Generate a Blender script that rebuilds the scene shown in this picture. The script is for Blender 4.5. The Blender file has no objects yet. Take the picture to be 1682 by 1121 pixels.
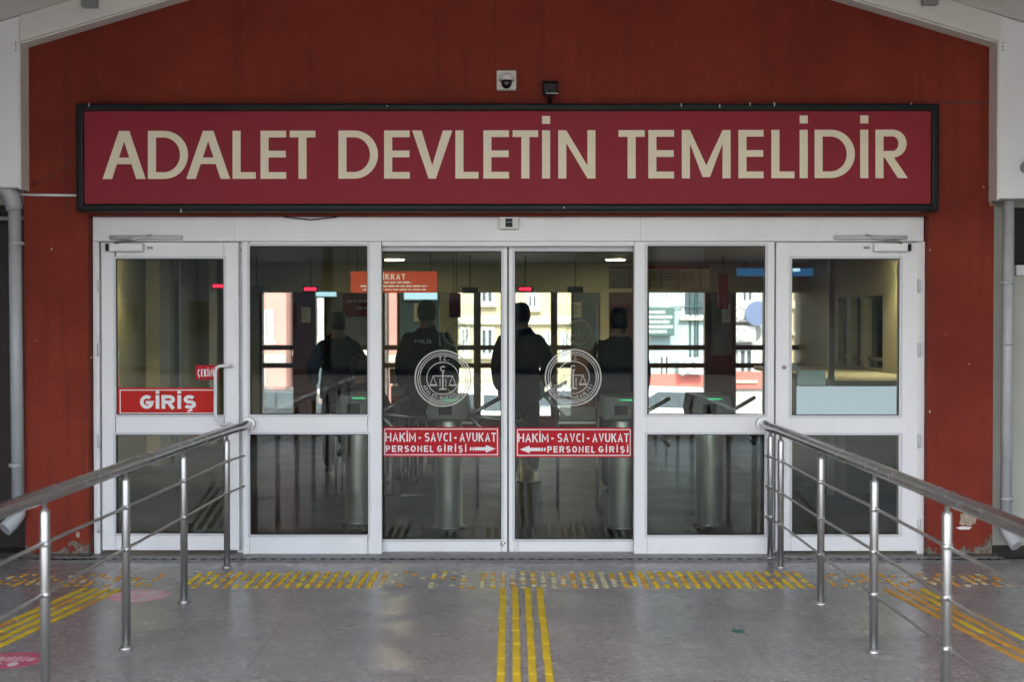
import bpy, bmesh, math, random
from mathutils import Vector, Matrix
R = math.radians
random.seed(7)
sc = bpy.context.scene
COL = sc.collection

# ------------------------------------------------------------------ camera, sky, sun, exposure
CAM = Vector((0.0, -9.0, 1.584)); FPX = 2187.0; CX, CY = 838.0, 560.5; PITCH = math.atan(30.5 / FPX)
cd = bpy.data.cameras.new('camera'); cam = bpy.data.objects.new('camera', cd); COL.objects.link(cam)
cam.location = CAM; cam.rotation_euler = (R(90) - PITCH, 0, 0)
cd.sensor_width = 36.0; cd.lens = FPX / 1682 * 36; cd.shift_x = 3 / 1682; cd.clip_end = 1000
cd.dof.use_dof = True; cd.dof.focus_distance = 9.0; cd.dof.aperture_fstop = 2.8
sc.camera = cam
SUN_EL, SUN_AZ = 45.0, 14.0            # degrees; azimuth measured from straight behind the camera
w = bpy.data.worlds.new('World'); sc.world = w; w.use_nodes = True
nt = w.node_tree; bg = nt.nodes['Background']
sky = nt.nodes.new('ShaderNodeTexSky'); sky.sky_type = 'NISHITA'; sky.sun_disc = False
sky.sun_elevation = R(SUN_EL); sky.sun_rotation = R(180 + SUN_AZ); sky.dust_density = 2.0
nt.links.new(sky.outputs[0], bg.inputs[0]); bg.inputs[1].default_value = 0.15
sl = bpy.data.lights.new('sun', 'SUN'); sl.energy = 2.4; sl.angle = R(0.6); sl.color = (1.0, 0.95, 0.87)
sun = bpy.data.objects.new('sun', sl); COL.objects.link(sun)
sun.rotation_euler = (R(90 - SUN_EL), 0, R(SUN_AZ)); sun.location = (0, -20, 20)
sc.view_settings.view_transform = 'Standard'; sc.view_settings.look = 'None'
sc.view_settings.exposure = 2.6; sc.view_settings.gamma = 1.0; sc.view_settings.use_curve_mapping = False
sc.cycles.use_denoising = True
sc.cycles.max_bounces = 7; sc.cycles.diffuse_bounces = 4; sc.cycles.use_adaptive_sampling = True; sc.cycles.adaptive_threshold = 0.02; sc.cycles.transparent_max_bounces = 24; sc.cycles.glossy_bounces = 5
sc.cycles.caustics_reflective = False; sc.cycles.caustics_refractive = False
sc.cycles.sample_clamp_indirect = 6.0

def P(px, py, Y):
    """point of the plane y = Y that was measured at photo position px, py"""
    u = (px - CX) / FPX; v = (CY - py) / FPX
    d = Vector((u, math.cos(PITCH) + v * math.sin(PITCH), -math.sin(PITCH) + v * math.cos(PITCH)))
    t = (Y - CAM.y) / d.y
    return CAM + d * t
def rect(x0, y0, x1, y1, Y):
    a = P(x0, y0, Y); b = P(x1, y1, Y)
    return a.x, b.x, b.z, a.z            # x0 x1 z0 z1

# ------------------------------------------------------------------ materials
MATS = {}
def mat(name, col, rough=0.5, metal=0.0, var=0.0, scale=3.0, bump=0.0, bscale=60.0, spec=0.5, col2=None, stretch=None, emit=None, estr=0.0):
    if name in MATS: return MATS[name]
    m = bpy.data.materials.new(name); m.use_nodes = True; n = m.node_tree.nodes; l = m.node_tree.links
    b = n['Principled BSDF']; b.inputs['Roughness'].default_value = rough; b.inputs['Metallic'].default_value = metal
    b.inputs['Specular IOR Level'].default_value = spec
    b.inputs['Base Color'].default_value = (*col, 1)
    tc = n.new('ShaderNodeTexCoord')
    src = tc.outputs['Object']
    if stretch:
        mp = n.new('ShaderNodeMapping'); mp.inputs['Scale'].default_value = stretch; l.new(src, mp.inputs[0]); src = mp.outputs[0]
    if var > 0 or col2:
        nz = n.new('ShaderNodeTexNoise'); nz.inputs['Scale'].default_value = scale; nz.inputs['Detail'].default_value = 6
        nz.inputs['Roughness'].default_value = 0.65; l.new(src, nz.inputs[0])
        rp = n.new('ShaderNodeValToRGB'); rp.color_ramp.elements[0].position = 0.3; rp.color_ramp.elements[1].position = 0.7
        c2 = col2 or tuple(min(1, c * (1 + var)) for c in col)
        c1 = tuple(c * (1 - var) for c in col)
        rp.color_ramp.elements[0].color = (*c1, 1); rp.color_ramp.elements[1].color = (*c2, 1)
        l.new(nz.outputs[0], rp.inputs[0]); l.new(rp.outputs[0], b.inputs['Base Color'])
        mr = n.new('ShaderNodeMapRange'); mr.inputs[3].default_value = max(0.02, rough * 0.8); mr.inputs[4].default_value = min(1, rough * 1.2)
        l.new(nz.outputs[0], mr.inputs[0]); l.new(mr.outputs[0], b.inputs['Roughness'])
    if bump > 0:
        nb = n.new('ShaderNodeTexNoise'); nb.inputs['Scale'].default_value = bscale; nb.inputs['Detail'].default_value = 4; l.new(src, nb.inputs[0])
        bp = n.new('ShaderNodeBump'); bp.inputs['Strength'].default_value = bump; bp.inputs['Distance'].default_value = 0.01
        l.new(nb.outputs[0], bp.inputs['Height']); l.new(bp.outputs[0], b.inputs['Normal'])
    if emit:
        b.inputs['Emission Color'].default_value = (*emit, 1); b.inputs['Emission Strength'].default_value = estr
    MATS[name] = m
    return m
def glass(name, tint, ior=1.30):
    m = bpy.data.materials.new(name); m.use_nodes = True; n = m.node_tree.nodes; l = m.node_tree.links
    n.remove(n['Principled BSDF']); out = n['Material Output']
    t = n.new('ShaderNodeBsdfTransparent'); t.inputs[0].default_value = (*tint, 1)
    g = n.new('ShaderNodeBsdfGlossy'); g.inputs['Roughness'].default_value = 0.0
    g.inputs['Color'].default_value = (0.95, 0.97, 0.96, 1)
    f = n.new('ShaderNodeFresnel'); f.inputs[0].default_value = ior
    tc = n.new('ShaderNodeTexCoord'); nz = n.new('ShaderNodeTexNoise'); nz.inputs['Scale'].default_value = 1.6; nz.inputs['Detail'].default_value = 1
    l.new(tc.outputs['Object'], nz.inputs[0])
    bp = n.new('ShaderNodeBump'); bp.inputs['Strength'].default_value = 0.06; bp.inputs['Distance'].default_value = 0.02
    l.new(nz.outputs[0], bp.inputs['Height']); l.new(bp.outputs[0], g.inputs['Normal'])
    mx = n.new('ShaderNodeMixShader'); l.new(f.outputs[0], mx.inputs[0]); l.new(t.outputs[0], mx.inputs[1]); l.new(g.outputs[0], mx.inputs[2])
    l.new(mx.outputs[0], out.inputs[0])
    return m
def frosted(name, col, through):
    m = bpy.data.materials.new(name); m.use_nodes = True; n = m.node_tree.nodes; l = m.node_tree.links
    b = n['Principled BSDF']; b.inputs['Base Color'].default_value = (*col, 1); b.inputs['Roughness'].default_value = 0.5
    t = n.new('ShaderNodeBsdfTransparent'); mx = n.new('ShaderNodeMixShader'); mx.inputs[0].default_value = through
    l.new(b.outputs[0], mx.inputs[1]); l.new(t.outputs[0], mx.inputs[2]); l.new(mx.outputs[0], n['Material Output'].inputs[0])
    return m

# red rendered wall: mottled paint, faint drips, bare plaster where the paint has come off low down
def red_wall():
    m = bpy.data.materials.new('red_render'); m.use_nodes = True; n = m.node_tree.nodes; l = m.node_tree.links
    b = n['Principled BSDF']; b.inputs['Roughness'].default_value = 0.62; b.inputs['Specular IOR Level'].default_value = 0.15
    tc = n.new('ShaderNodeTexCoord')
    def noise(scale, detail=5, st=None, rough=0.6):
        z = n.new('ShaderNodeTexNoise'); z.inputs['Scale'].default_value = scale; z.inputs['Detail'].default_value = detail; z.inputs['Roughness'].default_value = rough
        if st:
            mp = n.new('ShaderNodeMapping'); mp.inputs['Scale'].default_value = st; l.new(tc.outputs['Object'], mp.inputs[0]); l.new(mp.outputs[0], z.inputs[0])
        else: l.new(tc.outputs['Object'], z.inputs[0])
        return z
    def ramp(src, p0, p1, c0, c1):
        r = n.new('ShaderNodeValToRGB'); r.color_ramp.elements[0].position = p0; r.color_ramp.elements[1].position = p1
        r.color_ramp.elements[0].color = (*c0, 1); r.color_ramp.elements[1].color = (*c1, 1); l.new(src, r.inputs[0]); return r
    def mix(f, a, c):
        x = n.new('ShaderNodeMix'); x.data_type = 'RGBA'; l.new(f, x.inputs[0]); l.new(a, x.inputs[6])
        if isinstance(c, tuple): x.inputs[7].default_value = (*c, 1)
        else: l.new(c, x.inputs[7])
        return x
    base = ramp(noise(0.9, 8, None, 0.7).outputs[0], 0.34, 0.66, (0.170, 0.024, 0.015), (0.255, 0.040, 0.021))
    drip = ramp(noise(3.0, 6, (5, 5, 0.35)).outputs[0], 0.52, 0.78, (0, 0, 0), (0.55, 0.55, 0.55))
    c1 = mix(drip.outputs[0], base.outputs[0], (0.125, 0.022, 0.017))
    chips = ramp(noise(38, 3).outputs[0], 0.745, 0.76, (0, 0, 0), (1, 1, 1))
    c2 = mix(chips.outputs[0], c1.outputs[2], (0.42, 0.33, 0.27))
    sx = n.new('ShaderNodeSeparateXYZ'); l.new(tc.outputs['Object'], sx.inputs[0])
    lw = n.new('ShaderNodeMapRange'); lw.inputs[1].default_value = 0.0; lw.inputs[2].default_value = 0.24; lw.inputs[3].default_value = 0.42; lw.inputs[4].default_value = -0.1
    l.new(sx.outputs[2], lw.inputs[0])
    ad = n.new('ShaderNodeMath'); ad.operation = 'ADD'; l.new(noise(9, 6).outputs[0], ad.inputs[0]); l.new(lw.outputs[0], ad.inputs[1])
    peel = ramp(ad.outputs[0], 0.76, 0.78, (0, 0, 0), (1, 1, 1))
    pl = ramp(noise(26, 4).outputs[0], 0.35, 0.65, (0.09, 0.075, 0.06), (0.26, 0.21, 0.17))
    c3 = mix(peel.outputs[0], c2.outputs[2], pl.outputs[0])
    l.new(c3.outputs[2], b.inputs['Base Color'])
    bp = n.new('ShaderNodeBump'); bp.inputs['Strength'].default_value = 0.5; bp.inputs['Distance'].default_value = 0.006
    l.new(noise(140, 3).outputs[0], bp.inputs['Height'])
    bp2 = n.new('ShaderNodeBump'); bp2.inputs['Strength'].default_value = 0.6; bp2.inputs['Distance'].default_value = 0.006; bp2.invert = True
    l.new(peel.outputs[0], bp2.inputs['Height']); l.new(bp.outputs[0], bp2.inputs['Normal']); l.new(bp2.outputs[0], b.inputs['Normal'])
    return m
def terrazzo(name, base, spread, rmin, rmax):
    m = bpy.data.materials.new(name); m.use_nodes = True; n = m.node_tree.nodes; l = m.node_tree.links
    b = n['Principled BSDF']; tc = n.new('ShaderNodeTexCoord'); b.inputs['Specular IOR Level'].default_value = 0.28 if rmin < 0.35 else 0.08
    def nz(s, d, r=0.6):
        z = n.new('ShaderNodeTexNoise'); z.inputs['Scale'].default_value = s; z.inputs['Detail'].default_value = d; z.inputs['Roughness'].default_value = r
        l.new(tc.outputs['Object'], z.inputs[0]); return z
    big = n.new('ShaderNodeValToRGB'); big.color_ramp.elements[0].position = 0.3; big.color_ramp.elements[1].position = 0.72
    lo = tuple(c * (1 - spread) for c in base); hi = tuple(c * (1 + spread) for c in base)
    big.color_ramp.elements[0].color = (*lo, 1); big.color_ramp.elements[1].color = (*hi, 1); l.new(nz(0.9, 5, 0.5).outputs[0], big.inputs[0])
    vo = n.new('ShaderNodeTexVoronoi'); vo.inputs['Scale'].default_value = 58; l.new(tc.outputs['Object'], vo.inputs[0])
    hs = n.new('ShaderNodeSeparateColor'); l.new(vo.outputs['Color'], hs.inputs[0])
    chip = n.new('ShaderNodeValToRGB'); chip.color_ramp.elements[0].color = (0.70, 0.70, 0.71, 1); chip.color_ramp.elements[1].color = (1.32, 1.31, 1.29, 1)
    e = chip.color_ramp.elements.new(0.8); e.color = (0.98, 0.98, 0.98, 1); l.new(hs.outputs[0], chip.inputs[0])
    mu = n.new('ShaderNodeMix'); mu.data_type = 'RGBA'; mu.blend_type = 'MULTIPLY'; mu.inputs[0].default_value = 1.0
    l.new(big.outputs[0], mu.inputs[6]); l.new(chip.outputs[0], mu.inputs[7])
    # saw-cut joints of the slabs
    br = n.new('ShaderNodeTexBrick'); br.offset = 0.0; br.inputs['Scale'].default_value = 1.0; br.inputs['Mortar Size'].default_value = 0.004
    br.inputs['Brick Width'].default_value = 1.2; br.inputs['Row Height'].default_value = 1.2; br.inputs['Mortar Smooth'].default_value = 0.2
    br.inputs['Color1'].default_value = (1, 1, 1, 1); br.inputs['Color2'].default_value = (0.95, 0.95, 0.95, 1); br.inputs['Mortar'].default_value = (0.62, 0.62, 0.62, 1)
    l.new(tc.outputs['Object'], br.inputs[0])
    mu2 = n.new('ShaderNodeMix'); mu2.data_type = 'RGBA'; mu2.blend_type = 'MULTIPLY'; mu2.inputs[0].default_value = 1.0
    l.new(mu.outputs[2], mu2.inputs[6]); l.new(br.outputs['Color'], mu2.inputs[7])
    mot = n.new('ShaderNodeValToRGB'); mot.color_ramp.elements[0].position = 0.3; mot.color_ramp.elements[1].position = 0.7
    mot.color_ramp.elements[0].color = (0.92, 0.92, 0.925, 1); mot.color_ramp.elements[1].color = (1.06, 1.06, 1.055, 1); l.new(nz(3.5, 3, 0.5).outputs[0], mot.inputs[0])
    mu3 = n.new('ShaderNodeMix'); mu3.data_type = 'RGBA'; mu3.blend_type = 'MULTIPLY'; mu3.inputs[0].default_value = 1.0
    l.new(mu2.outputs[2], mu3.inputs[6]); l.new(mot.outputs[0], mu3.inputs[7])
    l.new(mu3.outputs[2], b.inputs['Base Color'])
    mr = n.new('ShaderNodeMapRange'); mr.inputs[1].default_value = 0.3; mr.inputs[2].default_value = 0.7; mr.inputs[3].default_value = rmin; mr.inputs[4].default_value = rmax
    l.new(nz(2.2, 3, 0.5).outputs[0], mr.inputs[0]); l.new(mr.outputs[0], b.inputs['Roughness'])
    return m
def alu_mat(name, col, rough):
    m = mat(name, col, rough); n = m.node_tree.nodes; l = m.node_tree.links; b = n['Principled BSDF']; tc = n.new('ShaderNodeTexCoord')
    def nz(sc_, d, st):
        mp = n.new('ShaderNodeMapping'); mp.inputs['Scale'].default_value = st; l.new(tc.outputs['Object'], mp.inputs[0])
        z = n.new('ShaderNodeTexNoise'); z.inputs['Scale'].default_value = sc_; z.inputs['Detail'].default_value = d; z.inputs['Roughness'].default_value = 0.7; l.new(mp.outputs[0], z.inputs[0]); return z.outputs[0]
    def ramp(src, p0, p1, v):
        r = n.new('ShaderNodeValToRGB'); r.color_ramp.elements[0].position = p0; r.color_ramp.elements[1].position = p1; r.color_ramp.elements[0].color = (0, 0, 0, 1); r.color_ramp.elements[1].color = (v, v, v, 1); l.new(src, r.inputs[0]); return r.outputs[0]
    cur = None
    for src, p0, p1, v, c in ((nz(2.0, 6, (1, 1, 0.4)), 0.42, 0.75, 0.35, tuple(q * 0.78 for q in col)), (nz(22, 6, (1, 1, 0.5)), 0.63, 0.74, 0.45, (0.38, 0.36, 0.33)), (nz(90, 3, (1, 1, 1)), 0.72, 0.76, 0.7, (0.16, 0.14, 0.12))):
        x = n.new('ShaderNodeMix'); x.data_type = 'RGBA'; l.new(ramp(src, p0, p1, v), x.inputs[0])
        if cur is None: x.inputs[6].default_value = (*col, 1)
        else: l.new(cur, x.inputs[6])
        x.inputs[7].default_value = (*c, 1); cur = x.outputs[2]
    l.new(cur, b.inputs['Base Color']); return m
M = dict(
    red=red_wall(),
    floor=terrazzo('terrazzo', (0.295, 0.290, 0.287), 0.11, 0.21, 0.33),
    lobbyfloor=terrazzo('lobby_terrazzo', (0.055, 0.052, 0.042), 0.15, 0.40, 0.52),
    alu=alu_mat('white_aluminium', (0.83, 0.83, 0.83), 0.38),
    alu2=alu_mat('white_aluminium_door', (0.82, 0.82, 0.825), 0.36),
    bead=mat('glazing_bead', (0.62, 0.625, 0.635), 0.4),
    gasket=mat('black_gasket', (0.02, 0.02, 0.02), 0.6),
    glass=glass('door_glass', (0.77, 0.80, 0.755)),
    rglass=glass('window_glass', (0.94, 0.955, 0.955)),
    steel=mat('brushed_steel', (0.58, 0.58, 0.57), 0.42, 1.0, var=0.1, scale=18, stretch=(1, 1, 0.1)),
    steelrail=mat('polished_steel', (0.50, 0.50, 0.505), 0.26, 1.0, var=0.1, scale=14),
    crimson=mat('crimson_panel', (0.27, 0.021, 0.036), 0.6, spec=0.25, var=0.08, scale=1.2),
    blackframe=mat('black_moulding', (0.006, 0.007, 0.008), 0.45, spec=0.22, var=0.4, scale=20),
    letter=mat('cream_lettering', (0.80, 0.72, 0.54), 0.5, var=0.04, scale=8),
    stick_red=mat('red_vinyl', (0.47, 0.014, 0.022), 0.55, spec=0.15, var=0.06, scale=6),
    giris_red=mat('scarlet_vinyl', (0.52, 0.022, 0.016), 0.55, spec=0.15, var=0.05, scale=6),
    stick_white=mat('white_vinyl', (0.78, 0.76, 0.76), 0.4),
    decal=frosted('frosted_film', (0.66, 0.64, 0.60), 0.42),
    decal2=frosted('faint_frosted_film', (0.66, 0.65, 0.6), 0.45),
    sheet=frosted('pale_blue_film', (0.60, 0.74, 0.78), 0.1),
    white=mat('white_paint', (0.74, 0.74, 0.75), 0.45, var=0.05, scale=4),
    soffit=mat('soffit_white', (0.76, 0.74, 0.70), 0.55, var=0.06, scale=2.5),
    rafter=mat('rafter_white', (0.74, 0.72, 0.67), 0.5, var=0.06, scale=5, stretch=(0.3, 1, 1)),
    clad=mat('clad_white', (0.82, 0.825, 0.835), 0.42, var=0.05, scale=3, stretch=(1, 1, 0.4)),
    pipe=mat('grey_downpipe', (0.42, 0.43, 0.44), 0.4, var=0.12, scale=8),
    pipew=mat('pale_downpipe', (0.44, 0.45, 0.46), 0.42, var=0.1, scale=8),
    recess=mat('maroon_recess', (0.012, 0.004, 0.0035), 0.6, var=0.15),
    palewall=mat('pale_green_render', (0.40, 0.41, 0.36), 0.6, var=0.07, scale=2.5, bump=0.1),
    dark=mat('black_plastic', (0.010, 0.010, 0.011), 0.5, spec=0.25),
    lens=mat('dark_dome', (0.008, 0.008, 0.010), 0.06),
    white_pl=mat('white_plastic', (0.68, 0.67, 0.63), 0.35),
    grey_pl=mat('grey_plastic', (0.25, 0.25, 0.26), 0.4),
    stone=mat('grey_threshold', (0.20, 0.195, 0.19), 0.45, var=0.2, scale=12),
    iron=mat('drain_iron', (0.13, 0.13, 0.13), 0.45, 0.6, var=0.2, scale=20),
    pit=mat('drain_pit', (0.012, 0.012, 0.012), 0.8),
    yellow=mat('yellow_tactile', (0.66, 0.47, 0.03), 0.6, spec=0.25, var=0.2, scale=14, bump=0.1),
    orange=mat('orange_tactile', (0.56, 0.29, 0.04), 0.55, var=0.22, scale=14),
    pale_y=mat('worn_tactile', (0.52, 0.48, 0.30), 0.5, var=0.2, scale=20),
    pink=mat('pink_floor_vinyl', (0.46, 0.07, 0.14), 0.45, col2=(0.56, 0.16, 0.22), scale=9),
    pinkw=mat('worn_pink_vinyl', (0.62, 0.14, 0.24), 0.5, col2=(0.76, 0.66, 0.72), scale=5),
    fwhite=mat('floor_print_white', (0.62, 0.56, 0.58), 0.5),
    green=mat('green_scrap', (0.03, 0.16, 0.12), 0.5, var=0.3, scale=40),
    grime=mat('dirty_plinth', (0.06, 0.05, 0.04), 0.8, var=0.5, scale=14, bump=0.4, bscale=30),
    plaster=mat('bare_plaster', (0.36, 0.29, 0.22), 0.8, var=0.3, scale=25, bump=0.4, bscale=50),
    olive=mat('olive_wall', (0.30, 0.285, 0.185), 0.5, var=0.06, scale=2),
    creamw=mat('cream_lintel', (0.52, 0.50, 0.38), 0.5, var=0.04, scale=2),
    ceil=mat('lobby_ceiling', (0.36, 0.34, 0.29), 0.6, var=0.04),
    brown=mat('brown_frame', (0.055, 0.028, 0.012), 0.4, var=0.2, scale=10, stretch=(0.2, 1, 1)),
    maroon=mat('maroon_panel', (0.085, 0.020, 0.016), 0.4, var=0.15, scale=4),
    wood=mat('brown_wainscot', (0.13, 0.05, 0.022), 0.4, var=0.2, scale=6, stretch=(1, 1, 0.2)),
    tan=mat('tan_wood', (0.45, 0.28, 0.10), 0.4, var=0.15, scale=8),
    bluep=mat('blue_panel', (0.10, 0.19, 0.28), 0.3, var=0.1, scale=3),
    bluegrey=mat('blue_grey_panel', (0.13, 0.16, 0.20), 0.3, var=0.1, scale=3),
    led_red=mat('red_led', (0.2, 0.0, 0.01), 0.4, emit=(1, 0.02, 0.06), estr=0.7),
    led_dark=mat('led_case', (0.03, 0.004, 0.006), 0.3),
    led_green=mat('green_led', (0.0, 0.2, 0.08), 0.4, emit=(0.03, 0.8, 0.3), estr=0.35),
    lamp=mat('lit_diffuser', (0.8, 0.75, 0.6), 0.5, emit=(1.0, 0.82, 0.52), estr=20.0),
    blue_l=mat('blue_lit_strip', (0.05, 0.2, 0.5), 0.4, emit=(0.05, 0.24, 0.6), estr=0.08),
    blue_w=mat('bright_lit_end', (0.5, 0.7, 0.9), 0.4, emit=(0.5, 0.8, 1.0), estr=0.25),
    paper=mat('notice_paper', (0.6, 0.59, 0.55), 0.6, var=0.06, scale=10),
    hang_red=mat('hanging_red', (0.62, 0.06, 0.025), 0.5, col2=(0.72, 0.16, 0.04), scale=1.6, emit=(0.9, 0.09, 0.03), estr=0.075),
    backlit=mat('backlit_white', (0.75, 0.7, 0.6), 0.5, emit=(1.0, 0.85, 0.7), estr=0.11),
    dull_red=mat('dull_red', (0.30, 0.02, 0.03), 0.4, var=0.1),
    ground=mat('asphalt', (0.065, 0.065, 0.065), 0.8, var=0.2, scale=2, bump=0.2),
    pave=mat('paving', (0.21, 0.195, 0.175), 0.7, var=0.15, scale=1.5),
)

# ------------------------------------------------------------------ helpers
class MB:
    def __init__(s): s.v = []; s.f = []; s.sm = []
    def add(s, vs, fs, smooth=False):
        o = len(s.v); s.v += [tuple(v) for v in vs]; s.f += [tuple(i + o for i in f) for f in fs]; s.sm += [smooth] * len(fs); return s
    def box(s, x0, x1, y0, y1, z0, z1):
        vs = [(x, y, z) for z in (z0, z1) for y in (y0, y1) for x in (x0, x1)]
        return s.add(vs, [(0, 2, 3, 1), (4, 5, 7, 6), (0, 1, 5, 4), (2, 6, 7, 3), (0, 4, 6, 2), (1, 3, 7, 5)])
    def obox(s, mtx, sx, sy, sz):
        vs = [mtx @ Vector((x * sx / 2, y * sy / 2, z * sz / 2)) for z in (-1, 1) for y in (-1, 1) for x in (-1, 1)]
        return s.add(vs, [(0, 2, 3, 1), (4, 5, 7, 6), (0, 1, 5, 4), (2, 6, 7, 3), (0, 4, 6, 2), (1, 3, 7, 5)])
    def prism(s, poly, y0, y1):                       # poly: list of (x, z), counter-clockwise seen from the front (-y)
        n = len(poly); vs = [(x, y0, z) for x, z in poly] + [(x, y1, z) for x, z in poly]
        fs = [tuple(range(n)), tuple(range(2 * n - 1, n - 1, -1))] + [(i, i + n, (i + 1) % n + n, (i + 1) % n) for i in range(n)]
        return s.add(vs, fs)
    def strip(s, inner, outer, y0, y1, closed=True):  # band between two matching outlines (x, z)
        n = len(inner); vs = [(x, y0, z) for x, z in outer] + [(x, y0, z) for x, z in inner] + [(x, y1, z) for x, z in outer] + [(x, y1, z) for x, z in inner]
        fs = []
        for i in range(n if closed else n - 1):
            j = (i + 1) % n
            fs += [(i, j, n + j, n + i), (2 * n + i, 3 * n + i, 3 * n + j, 2 * n + j), (i, 2 * n + i, 2 * n + j, j), (n + i, n + j, 3 * n + j, 3 * n + i)]
        if not closed:
            for i in (0, n - 1): fs.append((i, n + i, 3 * n + i, 2 * n + i))
        return s.add(vs, fs)
    def tube(s, path, r, seg=10, caps=True):
        path = [Vector(p) for p in path]; n = len(path); vs = []; rr = r if isinstance(r, (list, tuple)) else [r] * n
        up = None
        for i, p in enumerate(path):
            t = ((path[min(i + 1, n - 1)] - p).normalized() + (p - path[max(i - 1, 0)]).normalized()).normalized()
            if up is None: up = Vector((0, 0, 1)) if abs(t.z) < 0.9 else Vector((1, 0, 0))
            a = t.cross(up).normalized(); up = a.cross(t).normalized()
            for k in range(seg):
                q = 2 * math.pi * k / seg; vs.append(p + (a * math.cos(q) + up * math.sin(q)) * rr[i])
        fs = [(i * seg + k, i * seg + (k + 1) % seg, (i + 1) * seg + (k + 1) % seg, (i + 1) * seg + k) for i in range(n - 1) for k in range(seg)]
        s.add(vs, fs, True)
        if caps:
            o = len(s.v) - len(vs)
            s.f += [tuple(o + k for k in range(seg - 1, -1, -1)), tuple(o + (n - 1) * seg + k for k in range(seg))]; s.sm += [False, False]
        return s
    def lathe(s, c, prof, seg=20, squash=1.0):        # prof: (radius, z) list round a vertical axis at c
        c = Vector(c); vs = []
        for r, z in prof:
            for k in range(seg):
                q = 2 * math.pi * k / seg; vs.append((c.x + r * math.cos(q), c.y + r * math.sin(q) * squash, c.z + z))
        n = len(prof)
        fs = [(i * seg + k, i * seg + (k + 1) % seg, (i + 1) * seg + (k + 1) % seg, (i + 1) * seg + k) for i in range(n - 1) for k in range(seg)]
        s.add(vs, fs, True); o = len(s.v) - len(vs)
        s.f += [tuple(o + k for k in range(seg - 1, -1, -1)), tuple(o + (n - 1) * seg + k for k in range(seg))]; s.sm += [False, False]
        return s
    def disc(s, c, rx, ry, h, seg=28):                # flat round on the floor
        return s.lathe(c, [(rx, 0), (rx, h)], seg, ry / rx)
    def mesh(s, name):
        me = bpy.data.meshes.new(name); me.from_pydata(s.v, [], s.f); me.polygons.foreach_set('use_smooth', s.sm)
        bm = bmesh.new(); bm.from_mesh(me); bmesh.ops.recalc_face_normals(bm, faces=bm.faces); bm.to_mesh(me); bm.free(); return me
    def build(s, name, m, parent=None, bevel=0.0, origin=None):
        me = s.mesh(name); me.materials.append(m); o = bpy.data.objects.new(name, me); COL.objects.link(o)
        if parent is not None: o.parent = parent; o.matrix_parent_inverse = Matrix.Translation(-parent.location) if parent.type == 'EMPTY' else Matrix()
        if bevel: 
            b = o.modifiers.new('bevel', 'BEVEL'); b.width = bevel; b.segments = 2; b.limit_method = 'ANGLE'
        return o
def box(name, m, parent, x0, x1, y0, y1, z0, z1, bevel=0.0): return MB().box(x0, x1, y0, y1, z0, z1).build(name, m, parent, bevel)
def tag(o, label, cat, group=None):
    o['label'] = label; o['category'] = cat
    if group: o['group'] = group
    return o
def thing(name, label, cat, loc=(0, 0, 0), group=None):
    o = bpy.data.objects.new(name, None); o.empty_display_size = 0.2; COL.objects.link(o); o.location = loc; return tag(o, label, cat, group)
def structure(o): o['kind'] = 'structure'; return o
def stuff(o): o['kind'] = 'stuff'; return o

def _arc(cx, cy, rx, ry, a0, a1, n=10): return [(cx + rx * math.cos(R(a0 + (a1 - a0) * k / n)), cy + ry * math.sin(R(a0 + (a1 - a0) * k / n))) for k in range(n + 1)]
# capitals as centre-line strokes in a unit box (x, y up)
GL = {
 'A': [[(0, 0), (0.5, 1), (1, 0)], [(0.2, 0.3), (0.8, 0.3)]], 'B': [[(0, 0), (0, 1)], [(0, 1), (0.6, 1)] + _arc(0.6, 0.76, 0.36, 0.24, 80, -90, 8) + [(0, 0.52)], [(0, 0.52), (0.6, 0.52)] + _arc(0.6, 0.26, 0.4, 0.26, 80, -90, 8) + [(0, 0)]],
 'C': [_arc(0.52, 0.5, 0.5, 0.5, 48, 312, 18)], 'D': [[(0, 0), (0, 1)], [(0, 1), (0.4, 1)] + _arc(0.4, 0.5, 0.6, 0.5, 80, -80, 12) + [(0.4, 0), (0, 0)]],
 'E': [[(1, 1), (0, 1), (0, 0), (1, 0)], [(0, 0.5), (0.88, 0.5)]], 'G': [_arc(0.52, 0.5, 0.5, 0.5, 48, 330, 18) + [(1, 0.44), (0.6, 0.44)]],
 'H': [[(0, 0), (0, 1)], [(1, 0), (1, 1)], [(0, 0.5), (1, 0.5)]], 'I': [[(0.5, 0), (0.5, 1)]], 'K': [[(0, 0), (0, 1)], [(1, 1), (0.05, 0.42)], [(0.36, 0.6), (1, 0)]],
 'L': [[(0, 1), (0, 0), (1, 0)]], 'M': [[(0, 0), (0, 1), (0.5, 0.25), (1, 1), (1, 0)]], 'N': [[(0, 0), (0, 1), (1, 0), (1, 1)]], 'O': [_arc(0.5, 0.5, 0.5, 0.5, 90, 450, 24)],
 'P': [[(0, 0), (0, 1)], [(0, 1), (0.58, 1)] + _arc(0.58, 0.72, 0.42, 0.28, 80, -90, 9) + [(0, 0.44)]], 'R': [[(0, 0), (0, 1)], [(0, 1), (0.58, 1)] + _arc(0.58, 0.74, 0.40, 0.26, 80, -90, 9) + [(0, 0.48)], [(0.5, 0.48), (1, 0)]],
 'S': [_arc(0.5, 0.745, 0.46, 0.255, 30, 250, 12) + _arc(0.5, 0.255, 0.5, 0.255, 70, -150, 12)], 'T': [[(0, 1), (1, 1)], [(0.5, 1), (0.5, 0)]], 'U': [[(0, 1), (0, 0.4)] + _arc(0.5, 0.4, 0.5, 0.4, 190, 350, 10) + [(1, 0.4), (1, 1)]],
 'V': [[(0, 1), (0.5, 0), (1, 1)]], 'Z': [[(0, 1), (1, 1), (0, 0), (1, 0)]]}
BASE = {'İ': 'I', 'Ş': 'S', 'Ç': 'C', 'Ğ': 'G'}
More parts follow.
